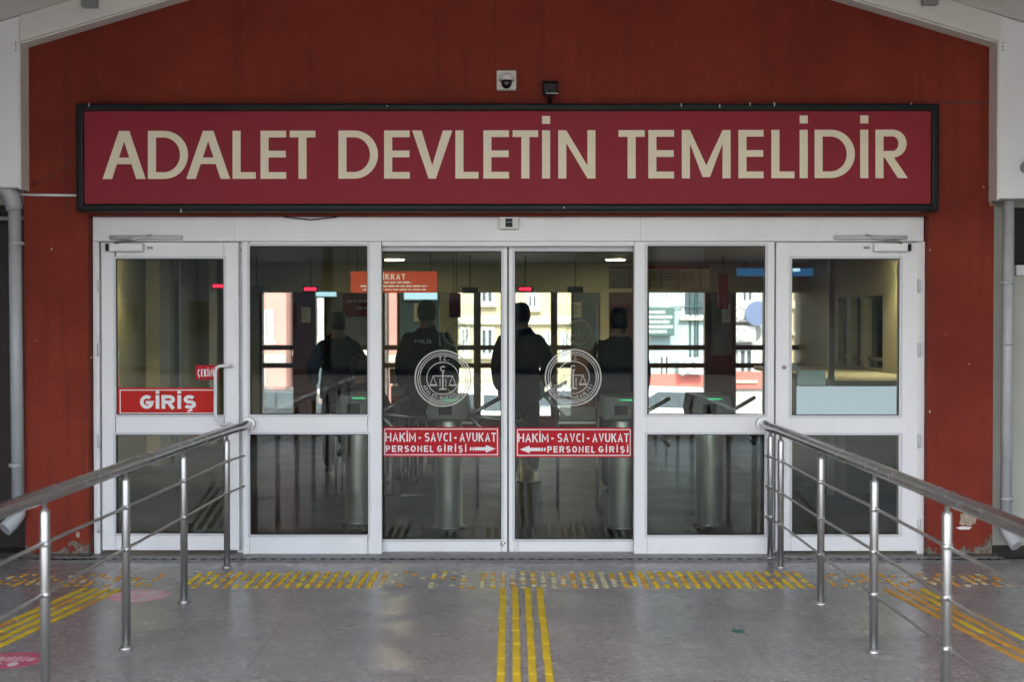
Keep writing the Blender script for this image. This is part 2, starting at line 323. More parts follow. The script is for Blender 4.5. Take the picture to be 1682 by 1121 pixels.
def ribbon(mb, pts, th, tz, y):
    n = len(pts); L_, R_ = [], []; pts = list(pts)
    for e, f in ((0, 1), (-1, -2)):
        if abs(pts[e][1] - pts[f][1]) < 1e-6: pts[e] = (pts[e][0] + math.copysign(th / 2, pts[e][0] - pts[f][0]), pts[e][1])
    for i in range(n):
        a = Vector(pts[max(i - 1, 0)]); b = Vector(pts[i]); c = Vector(pts[min(i + 1, n - 1)])
        d0 = (b - a) if i else (c - b); d1 = (c - b) if i < n - 1 else (b - a)
        d0.normalize(); d1.normalize(); n0 = Vector((-d0.y, d0.x)); n1 = Vector((-d1.y, d1.x)); m_ = n0 + n1
        if m_.length < 0.2: m_ = n0
        m_.normalize(); sc_ = min(1.0 / max(0.3, m_.dot(n0)), 1.9); off = Vector((m_.x * th, m_.y * tz)) * sc_ / 2
        L_.append((b.x + off.x, b.y + off.y)); R_.append((b.x - off.x, b.y - off.y))
    o = len(mb.v)
    mb.add([(x, y, z) for x, z in L_] + [(x, y, z) for x, z in R_], [(i, n + i, n + i + 1, i + 1) for i in range(n - 1)])
def stroke_text(txt, x0, x1, z0, z1, y, weight, gap=0.2):
    """bold capitals filling x0..x1; z0..z1 is the cap height, dots and cedillas go outside it"""
    wid = {'I': 0.0, 'M': 1.18, 'E': 0.82, 'L': 0.8, 'T': 0.9, 'S': 0.9, 'P': 0.9}
    ws = [0.0 if BASE.get(c, c) == 'I' else wid.get(BASE.get(c, c), 1.0) for c in txt]; H = z1 - z0; t = H * weight
    N = len(txt); g = gap * H; free = (x1 - x0) - (N - 1) * g - N * t; u = free / max(0.01, sum(ws)); x = x0 + t / 2; mb = MB()
    for c, wc in zip(txt, ws):
        b = BASE.get(c, c)
        for q, pl in enumerate(GL[b]):
            pts = [(x + (px_ if b != 'I' else 0) * wc * u, z0 + (pz if b in 'IHKNMAVRPUT' and False else 0) * 0 + t * 0.45 + pz * (H - t * 0.9)) for px_, pz in pl]
            if b in 'IHKNMAVRPTUZLDB' and not (b in 'RPDB' and q == 1) and not (b == 'B' and q == 2): pts = [(a, (z0 if pz <= 0 and pl[k_] in (pl[0], pl[-1]) else (z1 if pz >= 1 and pl[k_] in (pl[0], pl[-1]) and b not in 'TZ' else b_))) for k_, ((a, b_), (_, pz)) in enumerate(zip(pts, pl))]
            ribbon(mb, pts, t, t * 0.9, y - 0.0006 * q)
        cx_ = x + wc * u * 0.5
        if c == 'İ': mb.add([(cx_ - t / 2, y, z1 + H * 0.1), (cx_ + t / 2, y, z1 + H * 0.1), (cx_ + t / 2, y, z1 + H * 0.1 + t * 0.8), (cx_ - t / 2, y, z1 + H * 0.1 + t * 0.8)], [(0, 1, 2, 3)])
        if c in 'ŞÇ': ribbon(mb, [(cx_ + t * 0.2, z0), (cx_ + t * 0.5, z0 - H * 0.1), (cx_ - t * 0.6, z0 - H * 0.2)], t * 0.5, t * 0.5, y - 0.0003)
        if c == 'Ğ': ribbon(mb, [(cx_ - t, z1 + H * .22), (cx_, z1 + H * .12), (cx_ + t, z1 + H * .22)], t * 0.5, t * 0.5, y - 0.0003)
        x += wc * u + t + g
    return mb
def lettering(txt, px0, py0, px1, py1, Y, m, parent, weight=0.18, gap=0.2, name='lettering'):
    x0, x1, z0, z1 = rect(px0, py0, px1, py1, Y)
    return stroke_text(txt, x0, x1, z0, z1, Y, weight, gap).build(name, m, parent)
def frame_mb(x0, x1, z0, z1, wd, y0, y1):
    i = [(x0 + wd, z0 + wd), (x1 - wd, z0 + wd), (x1 - wd, z1 - wd), (x0 + wd, z1 - wd)]; o = [(x0, z0), (x1, z0), (x1, z1), (x0, z1)]
    return MB().strip(i, o, y0, y1)
def ring_mb(cx, cz, r0, r1, y0, y1, a0=0, a1=360, seg=64):
    full = (a1 - a0) >= 360; n = seg if full else seg + 1
    an = [R(a0 + (a1 - a0) * k / seg) for k in range(n)]
    return [(cx + r0 * math.cos(q), cz + r0 * math.sin(q)) for q in an], [(cx + r1 * math.cos(q), cz + r1 * math.sin(q)) for q in an], full

# ------------------------------------------------------------------ ground
YW = -0.08                                  # front of the red wall; the door frame stands at y = 0
structure(box('ground', M['ground'], None, -150, 150, -160, -10.6, -0.3, -0.12))
structure(box('porch_floor', M['floor'], None, -9.0, 9.0, -10.6, -0.115, -0.3, 0.0))
structure(box('terrace', M['pave'], None, -14, 14, 9.85, 16.5, -0.6, -0.45))
structure(box('back_street', M['pave'], None, -150, 150, 16.5, 160, -1.8, -1.5))

# ------------------------------------------------------------------ courthouse
court = thing('courthouse', 'red rendered courthouse front with white gabled trim and glazed lobby', 'building', (0, 0, 0))
zt = P(838, 355.5, 0).z                     # top of the door frame
xl = P(40, 500, YW).x; xr = P(1632, 500, YW).x; jl = P(151, 600, 0).x; jr = P(1518.5, 600, 0).x
z_eave = P(40, 78, YW).z; slope = 0.295
def roofz(x): return z_eave + slope * (abs(xl) - abs(x))
wm = MB()
wm.prism([(xl, -0.01), (jl, -0.01), (jl, zt), (xl, zt)], YW, 0.22)
wm.prism([(jr, -0.01), (xr, -0.01), (xr, zt), (jr, zt)], YW, 0.22)
wm.prism([(xl, zt), (jl, zt), (jr, zt), (xr, zt), (xr, roofz(xr) + 0.3), (0, roofz(0) + 0.3), (xl, roofz(xl) + 0.3)], YW, 0.22)
wm.build('front_wall', M['red'], court)
# broken plaster patch on the right pier, small knocks, fixing plugs
def blob(cx, cz, rx, rz, n=14, jit=0.3):
    return [(cx + rx * (1 + random.uniform(-jit, jit)) * math.cos(2 * math.pi * k / n), cz + rz * (1 + random.uniform(-jit, jit)) * math.sin(2 * math.pi * k / n)) for k in range(n)]
c = P(1590, 853, YW); MB().prism(blob(c.x, c.z, 0.062, 0.06), YW - 0.003, YW + 0.01).build('bare_plaster_patch', M['plaster'], court)
c = P(1584, 868, YW); MB().prism(blob(c.x, c.z, 0.05, 0.012), YW - 0.007, YW + 0.01).build('plaster_edge', M['stick_white'], court)
for px, py, r in ((85, 409, 0.009), (1527, 411, 0.008), (1527, 677, 0.012), (1592, 598, 0.006), (60, 560, 0.005), (1628, 335, 0.02), (1616, 307, 0.008), (128, 880, 0.02), (150, 588, 0.007)):
    c = P(px, py, YW); MB().prism(blob(c.x, c.z, r * 0.7, r, 8), YW - 0.002, YW + 0.005).build('paint_chip', M['plaster'], court)
c0, c1 = P(1545, 168, YW), P(1630, 169, YW)
box('render_joint', M['maroon'], court, c0.x, c1.x, YW - 0.002, YW + 0.002, c0.z - 0.006, c0.z + 0.006)
# plinth at the foot of both piers
for a, b in ((xl - 0.02, jl + 0.01), (jr - 0.01, xr + 0.03)):
    MB().box(a, b, YW - 0.02, YW + 0.05, -0.005, 0.03).build('plinth', M['grime'], court, 0.006)
# flanking wings
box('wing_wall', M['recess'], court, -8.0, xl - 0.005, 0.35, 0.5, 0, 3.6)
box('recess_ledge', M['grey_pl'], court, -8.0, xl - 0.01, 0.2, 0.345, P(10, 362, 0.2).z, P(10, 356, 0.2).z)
wz0, wz1 = P(1675, 448, 0).z, P(1675, 340, 0).z
xw = P(1668, 400, 0).x
box('wing_wall', M['palewall'], court, xr + 0.003, 8.0, 0.02, 0.2, 0, wz0)
box('wing_wall', M['palewall'], court, xr + 0.003, xw, 0.02, 0.2, wz0, wz1)
box('wing_wall', M['palewall'], court, xr + 0.003, 8.0, 0.02, 0.2, wz1, 3.6)
wn = box('wing_window', M['bead'], court, xw, 6.0, -0.02, 0.05, wz0 - 0.02, wz0 + 0.05, 0.004)
box('window_pane', M['dark'], wn, xw, 6.0, 0.1, 0.12, wz0 + 0.05, wz1)
box('plinth', M['recess'], court, xr + 0.02, 8.0, -0.04, 0.018, -0.005, 0.07)
# unseen walls added either side of the porch to block side light
box('side_light_blocker', M['recess'], court, -8.0, -6.6, -7.0, 0.345, 0, 3.6)
box('side_light_blocker', M['palewall'], court, 6.6, 8.0, -7.0, 0.015, 0, 3.6)
# lobby shell
LX, LY, LZ = 4.0, 9.5, 2.4
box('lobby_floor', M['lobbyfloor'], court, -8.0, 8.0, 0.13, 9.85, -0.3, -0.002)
box('lobby_ceiling', M['ceil'], court, -LX, LX, 0.23, LY, LZ, LZ + 0.1)
box('roof', M['soffit'], court, -8, 8, 0.22, 9.8, 3.3, 3.45)
box('lobby_wall', M['olive'], court, -LX - 0.2, -LX, 0.52, LY + 0.2, 0, LZ)
ys = [(5.3, 6.02), (6.2, 6.64), (6.84, 7.24)]
zs0, zs1 = 1.08, 1.88
prev = 0.23
for a, b in ys + [(LY + 0.2, LY + 0.2)]:
    box('lobby_wall', M['olive'], court, LX, LX + 0.2, prev, a, zs0, zs1); prev = b
box('lobby_wall', M['olive'], court, LX, LX + 0.2, 0.23, LY + 0.2, 0, zs0)
box('lobby_wall', M['olive'], court, LX, LX + 0.2, 0.23, LY + 0.2, zs1, LZ)
for a, b in ys: box('side_window_pane', M['rglass'], court, LX + 0.08, LX + 0.09, a, b, zs0, zs1)
box('side_window_rail', M['brown'], court, LX + 0.04, LX + 0.079, 5.3, 7.24, 1.16, 1.2)
for yy in (3.0, 5.6, 8.0): box('wall_pilaster', M['creamw'], court, -LX, -LX + 0.16, yy, yy + 0.45, 0, LZ, 0.01)
box('wall_skirting', M['dark'], court, -LX, -LX + 0.02, 0.6, LY, 0, 0.1)
# glazed rear wall of the lobby
rear = thing('rear_window_wall', 'brown barred glazed wall at the back of the lobby, daylight behind it', 'window wall', (0, LY, 0))
def X(px): return (px - CX) / FPX * (LY + 9.0)
zl = 2.0; zsill = 0.28
box('lintel', M['creamw'], rear, -LX, LX, LY, LY + 0.2, zl, LZ)
box('sill_wall', M['maroon'], rear, -LX, LX, LY, LY + 0.2, 0, zsill)
solid = [(365, 428, 'olive'), (482, 518, 'maroon'), (722, 752, 'olive'), (985, 1000, 'creamw'), (1000, 1063, 'maroon'), (1258, 1296, 'olive')]
for a, b, m in solid: box('pier', M[m], rear, X(a), X(b), LY - 0.05, LY + 0.2, zsill, zl, 0.008)
for a, b, m1, m2, zs in ((535, 630, 'bluegrey', None, 1.22), (655, 722, 'bluep', 'wood', 1.2), (940, 985, 'bluegrey', 'wood', 1.2), (1160, 1205, 'bluegrey', 'maroon', 1.12)):
    box('wall_panel', M[m1], rear, X(a), X(b), LY - 0.02, LY + 0.1, zs, zl, 0.006)
    if m2: box('wainscot', M[m2], rear, X(a), X(b), LY - 0.03, LY + 0.1, zsill, zs, 0.006)
for px, wd in ((430, 5), (518, 4), (535, 4), (630, 6), (655, 5), (784, 12), (826, 5), (910, 11), (940, 4), (1063, 5), (1160, 7), (1205, 6), (1256, 5)):
    box('mullion', M['brown'], rear, X(px - wd / 2), X(px + wd / 2), LY - 0.06, LY + 0.08, zsill, zl)
bays = [(430, 482), (518, 535), (535, 630), (630, 655), (752, 910), (910, 940), (1063, 1160), (1205, 1256), (1296, 1311)]
for a, b in bays:
    for zr in (1.235, 0.985): box('guard_rail', M['brown'], rear, X(a), X(b), LY - 0.03, LY + 0.03, zr - 0.035, zr + 0.035)
    box('window_pane', M['rglass'], rear, X(a), X(b), LY + 0.1, LY + 0.108, zsill, zl)

# ------------------------------------------------------------------ canopy over the porch
can = thing('porch_canopy', 'white gabled porch canopy with sloping soffit and rafters above the red wall', 'canopy', (0, -6, 0))
YF = -0.23; BH = 0.175
def sloped(x0, x1, y0, y1, zoff0, zoff1):
    return [(x0, y0, roofz(x0) + zoff0), (x1, y0, roofz(x1) + zoff0), (x0, y1, roofz(x0) + zoff0), (x1, y1, roofz(x1) + zoff0),
            (x0, y0, roofz(x0) + zoff1), (x1, y0, roofz(x1) + zoff1), (x0, y1, roofz(x0) + zoff1), (x1, y1, roofz(x1) + zoff1)]
BF = [(0, 2, 3, 1), (4, 5, 7, 6), (0, 1, 5, 4), (2, 6, 7, 3), (0, 4, 6, 2), (1, 3, 7, 5)]
for s in (-1, 1):
    xe = s * 3.225
    MB().add(sloped(xe, 0, YF, YW - 0.002, 0.0, BH), BF).build('rafter', M['rafter'], can, 0.006)
    MB().add(sloped(xe, 0, YF + 0.02, YW - 0.004, -0.012, -0.001), BF).build('rafter_trim', M['rafter'], can)
    yy = 0.0; k = 0
    while yy > -8.8:
        y1 = max(yy - 1.22, -8.9); MB().add(sloped(s * 6.2, s * 0.004, y1 + 0.006, yy, BH + 0.002, BH + 0.06), BF).build('soffit_panel', M['soffit'], can)
        yy = y1; k += 1
    for k in range(1, 4): MB().add(sloped(s * 6.2, 0, -2.3 * k - 0.1, -2.3 * k, 0.03, BH), BF).build('rafter', M['rafter'], can, 0.006)
    box('canopy_post', M['white'], can, s * 6.0 - 0.08, s * 6.0 + 0.08, -8.8, -8.64, 0, roofz(6.1), 0.01)
    MB().tube([(s * 6.25, 0.0, roofz(6.25) + BH - 0.02), (s * 6.25, -8.9, roofz(6.25) + BH - 0.02)], 0.06).build('gutter', M['white'], can)
for px, py in ((150, 10), (1525, 6)):
    c = P(px, py, YF); box('bracket', M['grey_pl'], can, c.x - 0.05, c.x + 0.05, YF - 0.06, YF, c.z - 0.015, c.z + 0.06, 0.004)
# white clad boxes at both ends of the wall
for px0, yb, s in ((32, 308, -1), (1640, 326, 1)):
    c = P(px0, yb, YF); xi = c.x; xo = s * 4.68
    poly = [(xi, c.z), (xo, c.z), (xo, roofz(xo) + BH - 0.004), (xi, roofz(xi) + BH - 0.004)]
    if s < 0: poly = [poly[1], poly[0], poly[3], poly[2]]
    MB().prism(poly, YF, 0.0).build('clad_box', M['clad'], can, 0.006)
    MB().prism([(xi - s * 0.012, c.z - 0.01), (xi + s * 0.002, c.z - 0.01), (xi + s * 0.002, roofz(xi)), (xi - s * 0.012, roofz(xi))], YF - 0.004, YW - 0.003).build('edge_trim', M['rafter'], can)
    for k in range(3):
        q = P(px0 - 6 if s < 0 else px0 + 7, 70 + k * 6, YF); MB().prism(blob(q.x, q.z, 0.006, 0.006, 8), YF - 0.003, YF).build('screw', M['grey_pl'], can)
c = P(1679, 275, YF); o = MB().tube([(c.x + 0.03, YF, c.z), (c.x + 0.03, YF - 0.09, c.z)], 0.045, 16).build('wall_lamp', M['grey_pl']); tag(o, 'small round grey lamp on the right white clad box', 'lamp')

# ------------------------------------------------------------------ downpipes
def arc(c, r, a0, a1, n, ax='xz'):
    return [(c[0] + r * math.cos(R(a0 + (a1 - a0) * k / n)), c[1], c[2] + r * math.sin(R(a0 + (a1 - a0) * k / n))) for k in range(n + 1)]
a = P(24, 340, -0.12); b = P(30, 838, -0.12)
dp = thing('downpipe', 'grey rainwater downpipe left of the red wall, elbow at top and foot', 'downpipe', (b.x, -0.12, 0))
MB().tube([(a.x, -0.12, a.z), (b.x, -0.12, b.z)], 0.042, 16).build('pipe', M['pipe'], dp)
MB().tube([(a.x - 0.10, -0.12, a.z + 0.16), (a.x - 0.06, -0.12, a.z + 0.13), (a.x - 0.02, -0.12, a.z + 0.07), (a.x, -0.12, a.z - 0.02)], 0.055, 16).build('top_elbow', M['pipew'], dp)
MB().tube([(b.x, -0.12, b.z + 0.02), (b.x, -0.125, b.z - 0.03), (b.x - 0.03, -0.16, b.z - 0.085), (b.x - 0.06, -0.2, b.z - 0.12)], 0.05, 16).build('foot_elbow', M['pipew'], dp)
for py in (400, 765): q = P(27, py, -0.12); MB().lathe((q.x, -0.12, q.z), [(0.05, -0.012), (0.05, 0.012)], 16).build('pipe_clip', M['pipe'], dp)
a = P(1657, 328, -0.1); b = P(1652, 860, -0.1)
dp = thing('downpipe', 'pale rainwater downpipe right of the red wall with cranked foot', 'downpipe', (b.x, -0.1, 0))
MB().tube([(a.x, -0.1, a.z), (b.x, -0.1, b.z)], 0.036, 16).build('pipe', M['pipew'], dp)
MB().tube([(b.x, -0.1, b.z + 0.02), (b.x, -0.11, b.z - 0.05), (b.x + 0.02, -0.15, b.z - 0.1), (b.x + 0.04, -0.19, b.z - 0.14)], 0.043, 16).build('foot_elbow', M['pipew'], dp)
for py in (465, 565, 820): q = P(1654, py, -0.1); MB().lathe((q.x, -0.1, q.z), [(0.043, -0.012), (0.043, 0.012)], 16).build('pipe_clip', M['pipe'], dp)
a = P(35, 320, YW - 0.02); b = P(126, 321, YW - 0.02)
tag(MB().tube([a, b], 0.009).build('conduit', M['stick_white']), 'thin white conduit running from left corner to the big sign', 'conduit')
a = P(52, 303, YW - 0.01); b = P(122, 262, YW - 0.01); mid = (a + b) / 2; mid.z -= 0.015
tag(MB().tube([a, mid, b], 0.004, 6).build('wall_cable', M['wood']), 'thin orange cable slanting up to left end of big sign', 'cable')
pts = [P(445, 350, -0.01), P(470, 357, -0.02), P(510, 361, -0.03), P(550, 357, -0.02), P(573, 350, -0.01)]
tag(MB().tube(pts, 0.004, 6).build('loose_cable', M['dark']), 'loose black cable sagging under the big sign above the glazing', 'cable')

# ------------------------------------------------------------------ big sign
YS = -0.22
x0, x1, z0, z1 = rect(124, 169, 1543, 347, YS)
sg = thing('court_sign', 'long crimson sign in black frame reading ADALET DEVLETİN TEMELİDİR', 'sign', (0, YS, z0))
wd = 0.05
box('sign_panel', M['crimson'], sg, x0 + 0.03, x1 - 0.03, YS + 0.02, YW - 0.002, z0 + 0.03, z1 - 0.03)
frame_mb(x0, x1, z0, z1, wd, YS, YW - 0.001).build('frame', M['blackframe'], sg, 0.014)
for px, py in ((636, 174), (1119, 172), (1232, 171), (1272, 171), (1497, 170), (297, 346), (1182, 174), (926, 341), (146, 172)):
    c = P(px, py, YS); h = random.uniform(0.008, 0.03); box('scratch', M['pipew'], sg, c.x - 0.003, c.x + 0.004, YS - 0.0015, YS + 0.02, c.z - h / 2, c.z + h / 2)
YP = YS + 0.0185
sx = 13.2; sy = 11.0
def big_letter(ch, x0, x1, t, b):
    """outlines of one geometric capital, in photo units (x right, y down)"""
    w_ = x1 - x0; polys = []; strips = []
    def r(a, c, d, e): polys.append([(a, c), (d, c), (d, e), (a, e)])
    if ch in 'DLETNMRİ' and ch != 'T': r(x0, t, x0 + sx, b)
    if ch == 'A':
        m = (x0 + x1) / 2; k = 15.5; ap = 8.5
        polys += [[(x0, b), (x0 + k, b), (m + 1.0, t + 14), (m - ap, t), (m - ap, t)][:4], [(x1 - k, b), (x1, b), (m + ap, t), (m - 1.0, t + 14)], [(m - ap, t), (m + ap, t), (m, t + 17)]]
        f = lambda y: (m - ap) + (x0 - (m - ap)) * (y - t) / (b - t)
        yb0, yb1 = b - 35, b - 24.5; i = 13
        polys.append([(f(yb0) + i, yb0), (2 * m - f(yb0) - i, yb0), (2 * m - f(yb1) - i, yb1), (f(yb1) + i, yb1)])
    if ch == 'V':
        m = (x0 + x1) / 2; k = 15.5
        polys += [[(x0, t), (x0 + k, t), (m + 0.5, b - 20), (m - 6, b)], [(x1 - k, t), (x1, t), (m + 6, b), (m - 0.5, b - 20)], [(m - 6, b), (m, b - 22), (m + 6, b)]]
    if ch in 'LE': r(x0 + sx, b - sy, x1, b)
    if ch == 'E': r(x0 + sx, t, x1, t + sy); m = (t + b) / 2; r(x0 + sx, m - sy / 2 - 1, x1 - 0.5, m + sy / 2 - 1)
    if ch == 'T': m = (x0 + x1) / 2; r(x0, t, x1, t + sy); r(m - sx / 2, t + sy, m + sx / 2, b)
    if ch == 'İ': r(x0, t - 23.5, x0 + sx, t - 10.5)
    if ch == 'N': r(x1 - sx, t, x1, b); polys.append([(x0 + sx - 0.1, t), (x1 - sx + 0.1, b - 21), (x1 - sx + 0.1, b), (x0 + sx - 0.1, t + 21)])
    if ch == 'M':
        r(x1 - sx, t, x1, b); m = (x0 + x1) / 2
        polys += [[(x0 + sx - 0.1, t), (m, b - 21), (m, b - 2), (m - 6, b - 2), (x0 + sx - 0.1, t + 22)], [(x1 - sx + 0.1, t), (x1 - sx + 0.1, t + 22), (m + 6, b - 2), (m, b - 2), (m, b - 21)]]
    if ch == 'D':
        xc = x1 - (b - t) / 2; ro = (b - t) / 2; cy = (t + b) / 2; xs = x0 + sx; n = 24
        an = [math.pi / 2 - math.pi * k / n for k in range(n + 1)]
        o_ = [(xs, t)] + [(xc + ro * math.cos(q), cy - ro * math.sin(q)) for q in an] + [(xs, b)]
        i_ = [(xs, t + sy)] + [(xc + (ro - sx) * math.cos(q), cy - (ro - sy) * math.sin(q)) for q in an] + [(xs, b - sy)]
        strips.append((i_, o_))
    if ch == 'R':
        h = 46; ro = h / 2; cy = t + ro; xc = x1 - 2 - ro; xs = x0 + sx; n = 18
        an = [math.pi / 2 - math.pi * k / n for k in range(n + 1)]
        o_ = [(xs, t)] + [(xc + ro * math.cos(q), cy - ro * math.sin(q)) for q in an] + [(xs, t + h)]
        i_ = [(xs, t + sy)] + [(xc + (ro - sx) * math.cos(q), cy - (ro - sy) * math.sin(q)) for q in an] + [(xs, t + h - sy)]
        strips.append((i_, o_)); polys.append([(xs + 2, t + h - 0.2), (xs + 17, t + h - 0.2), (x1, b), (x1 - 16, b)])
    return polys, strips
WORDS = [('A', 168.6, 239.3), ('D', 243, 309), ('A', 306, 378), ('L', 382, 420), ('E', 428, 470), ('T', 476, 518), ('D', 556, 621), ('E', 631, 673), ('V', 677, 743),
         ('L', 748, 786), ('E', 794, 836), ('T', 842, 884), ('İ', 890.4, 903.6), ('N', 917, 978), ('T', 1016, 1059), ('E', 1065, 1107), ('M', 1120, 1200), ('E', 1213, 1254),
         ('L', 1267, 1305), ('İ', 1313.5, 1326.5), ('D', 1338, 1404), ('İ', 1413, 1426), ('R', 1438, 1491)]
for ch, a, b in WORDS:
    f = (a - 168) / 1320; polys, strips = big_letter(ch, a, b, 215 - 2.2 * f, 294 - 1.6 * f)
    mb = MB(); cv = lambda q: (P(q[0], q[1], YP).x, P(q[0], q[1], YP).z)
    for k, pl in enumerate(polys): mb.prism([cv(q) for q in pl], YP - 0.001 * (k + 1), YP + 0.001)
    for i_, o_ in strips: mb.strip([cv(q) for q in i_], [cv(q) for q in o_], YP - 0.0035, YP + 0.001, closed=False)
    mb.build('letter', M['letter'], sg)

# ------------------------------------------------------------------ cameras and sensor over the door
c = P(832, 133.5, YW); s = 0.066
o = thing('dome_camera', 'white square dome security camera with black lens on the red wall', 'security camera', (c.x, YW, c.z - s))
box('back_box', M['white_pl'], o, c.x - s, c.x + s, YW - 0.05, YW, c.z - s, c.z + s, 0.008)
MB().lathe((c.x, YW - 0.095, c.z - 0.01), [(0.001, 0.048), (0.025, 0.045), (0.045, 0.03), (0.052, 0.005), (0.05, -0.002)], 20).build('camera_body', M['white_pl'], o)
MB().lathe((c.x, YW - 0.095, c.z - 0.01), [(0.036, 0.004), (0.036, -0.02), (0.030, -0.038), (0.018, -0.05), (0.002, -0.055)], 20).build('dome', M['lens'], o)
box('arm', M['white_pl'], o, c.x - 0.03, c.x + 0.03, YW - 0.1, YW - 0.05, c.z + 0.0, c.z + 0.035, 0.005)
c = P(904, 143, -0.2)
o = thing('bullet_camera', 'black boxy security camera right of the white dome camera', 'security camera', (c.x, YW, c.z - 0.06))
box('housing', M['dark'], o, c.x - 0.05, c.x + 0.05, -0.2, -0.1, c.z - 0.036, c.z + 0.036, 0.012)
MB().tube([(c.x, -0.206, c.z), (c.x, -0.19, c.z)], 0.022, 18).build('lens', M['lens'], o)
box('sunshield', M['dark'], o, c.x - 0.053, c.x + 0.053, -0.21, -0.1, c.z + 0.036, c.z + 0.040, 0.002)
box('lower_lip', M['pipew'], o, c.x - 0.03, c.x + 0.052, -0.206, -0.19, c.z - 0.043, c.z - 0.037)
MB().tube([(c.x, -0.14, c.z - 0.03), (c.x, -0.13, c.z - 0.06), (c.x, YW, c.z - 0.075)], 0.014).build('bracket', M['dark'], o)

# ------------------------------------------------------------------ white aluminium entrance frame
fr = thing('entrance_frame', 'white aluminium frame round the whole glazed entrance under the sign', 'door frame', (0, 0, 0))
def fbox(nm, px0, py0, px1, py1, y0=0.0, y1=0.1, m='alu', par=None, bev=0.004):
    x0, x1, z0, z1 = rect(px0, py0, px1, py1, y0); return box(nm, M[m], par or fr, x0, x1, y0, y1, z0, z1, bev)
fbox('header', 152, 356, 1517.5, 396.5)
fbox('track_cover', 627.5, 396.8, 1041.5, 404.5, 0.004, 0.2)
fbox('jamb', 152, 397, 164.5, 911); fbox('jamb', 1508, 397, 1517.5, 911)
fbox('header_joint', 384, 357, 385, 396, -0.001, 0.01, 'bead', bev=0); fbox('header_joint', 1052, 357, 1053, 396, -0.001, 0.01, 'bead', bev=0)
fbox('door_stop', 153, 385, 412, 410, 0.068, 0.1); fbox('door_stop', 1262, 385, 1516, 410, 0.068, 0.1)
fbox('door_stop', 388, 411, 403, 909, 0.068, 0.1); fbox('door_stop', 1265, 411, 1280, 909, 0.068, 0.1)
box('threshold', M['stone'], court, jl + 0.002, jr - 0.002, -0.11, 0.4, -0.05, 0.012, 0.004)

def leaf(name, label, cat, x0, x1, y0, y1, panes, Y, D, closed_bottom=None):
    """framed glazed leaf: outer box and pane boxes in photo units; stiles, rails, beads, gaskets, panes as parts"""
    t = thing(name, label, cat, (P((x0 + x1) / 2, y1, Y).x, Y, P(x0, y1, Y).z))
    gx0, gx1 = panes[0][0], panes[0][2]
    bb = lambda nm, a, b, c, d, ya, yb, m, bev=0.004: fbox(nm, a, b, c, d, ya, yb, m, t, bev)
    bb('stile', x0, y0, gx0, y1, Y, Y + D, 'alu2'); bb('stile', gx1, y0, x1, y1, Y, Y + D, 'alu2')
    edges = [y0] + [v for p in panes for v in (p[1], p[3])] + [y1]
    for k in range(0, len(edges), 2): bb('rail', gx0 + 0.15, edges[k], gx1 - 0.15, edges[k + 1], Y + 0.001, Y + D, 'alu2')
    for p in panes:
        a, b, c, d = rect(p[0], p[1], p[2], p[3], Y)
        frame_mb(a - 0.016, b + 0.016, c - 0.016, d + 0.016, 0.0165, Y - 0.004, Y + 0.01).build('glazing_bead', M['bead'], t, 0.002)
        frame_mb(a, b, c, d, 0.006, Y + 0.008, Y + 0.02).build('gasket', M['gasket'], t)
        box('pane', M['glass'], t, a, b, Y + 0.02, Y + 0.026, c, d)
    return t
dl = leaf('swing_door', 'white swing door at the left end with red GİRİŞ sign and pull handle', 'door', 166, 393, 398, 905, [(190, 425, 368, 682), (190, 714.5, 368, 877.5)], 0.006, 0.06)
fl = leaf('fixed_window', 'white framed fixed glazing between left swing door and sliding doors', 'window', 397.5, 627, 397, 911, [(410, 404, 604, 681.5), (410.5, 714, 605, 879.5)], 0.0, 0.06)
f2 = leaf('fixed_window', 'white framed fixed glazing between sliding doors and right swing door', 'window', 1042, 1271, 397, 911, [(1063, 404, 1257, 681.5), (1063, 714, 1255.5, 880)], 0.0, 0.06)
d2 = leaf('swing_door', 'white swing door at the right end with pale blue film on its glass', 'door', 1275, 1507, 398, 906, [(1300, 425, 1478, 683), (1301, 715.5, 1478, 879)], 0.006, 0.06)
s1 = leaf('sliding_door', 'left sliding glass door with frosted scales emblem, arrow sign pointing right', 'door', 606, 833.3, 405, 907.5, [(627, 412.5, 823.5, 887)], 0.085, 0.04)
s2 = leaf('sliding_door', 'right sliding glass door with frosted scales emblem, arrow sign pointing left', 'door', 835.6, 1062, 405, 907.5, [(845.5, 413, 1040.5, 887)], 0.085, 0.04)
box('meeting_seal', M['gasket'], s1, P(833.3, 500, 0.09).x, P(835.6, 500, 0.09).x, 0.095, 0.12, P(833, 907, 0.09).z, P(833, 405, 0.09).z)
for px, py in ((823, 894), (829, 893), (826, 897)): c = P(px, py, 0.085); box('lock_screw', M['dark'], s1, c.x - 0.004, c.x + 0.004, 0.082, 0.085, c.z - 0.006, c.z + 0.006)
c = P(851, 895, 0.085); box('lock_plate', M['bead'], s2, c.x - 0.004, c.x + 0.004, 0.082, 0.085, c.z - 0.04, c.z + 0.03)
# jamb hinges
for t, px in ((dl, 163), (d2, 1509)):
    for py in (470, 575, 725, 865):
        c = P(px, py, 0); MB().tube([(c.x, -0.008, c.z - 0.045), (c.x, -0.008, c.z + 0.045)], 0.011, 10).build('hinge', M['bead'], t)
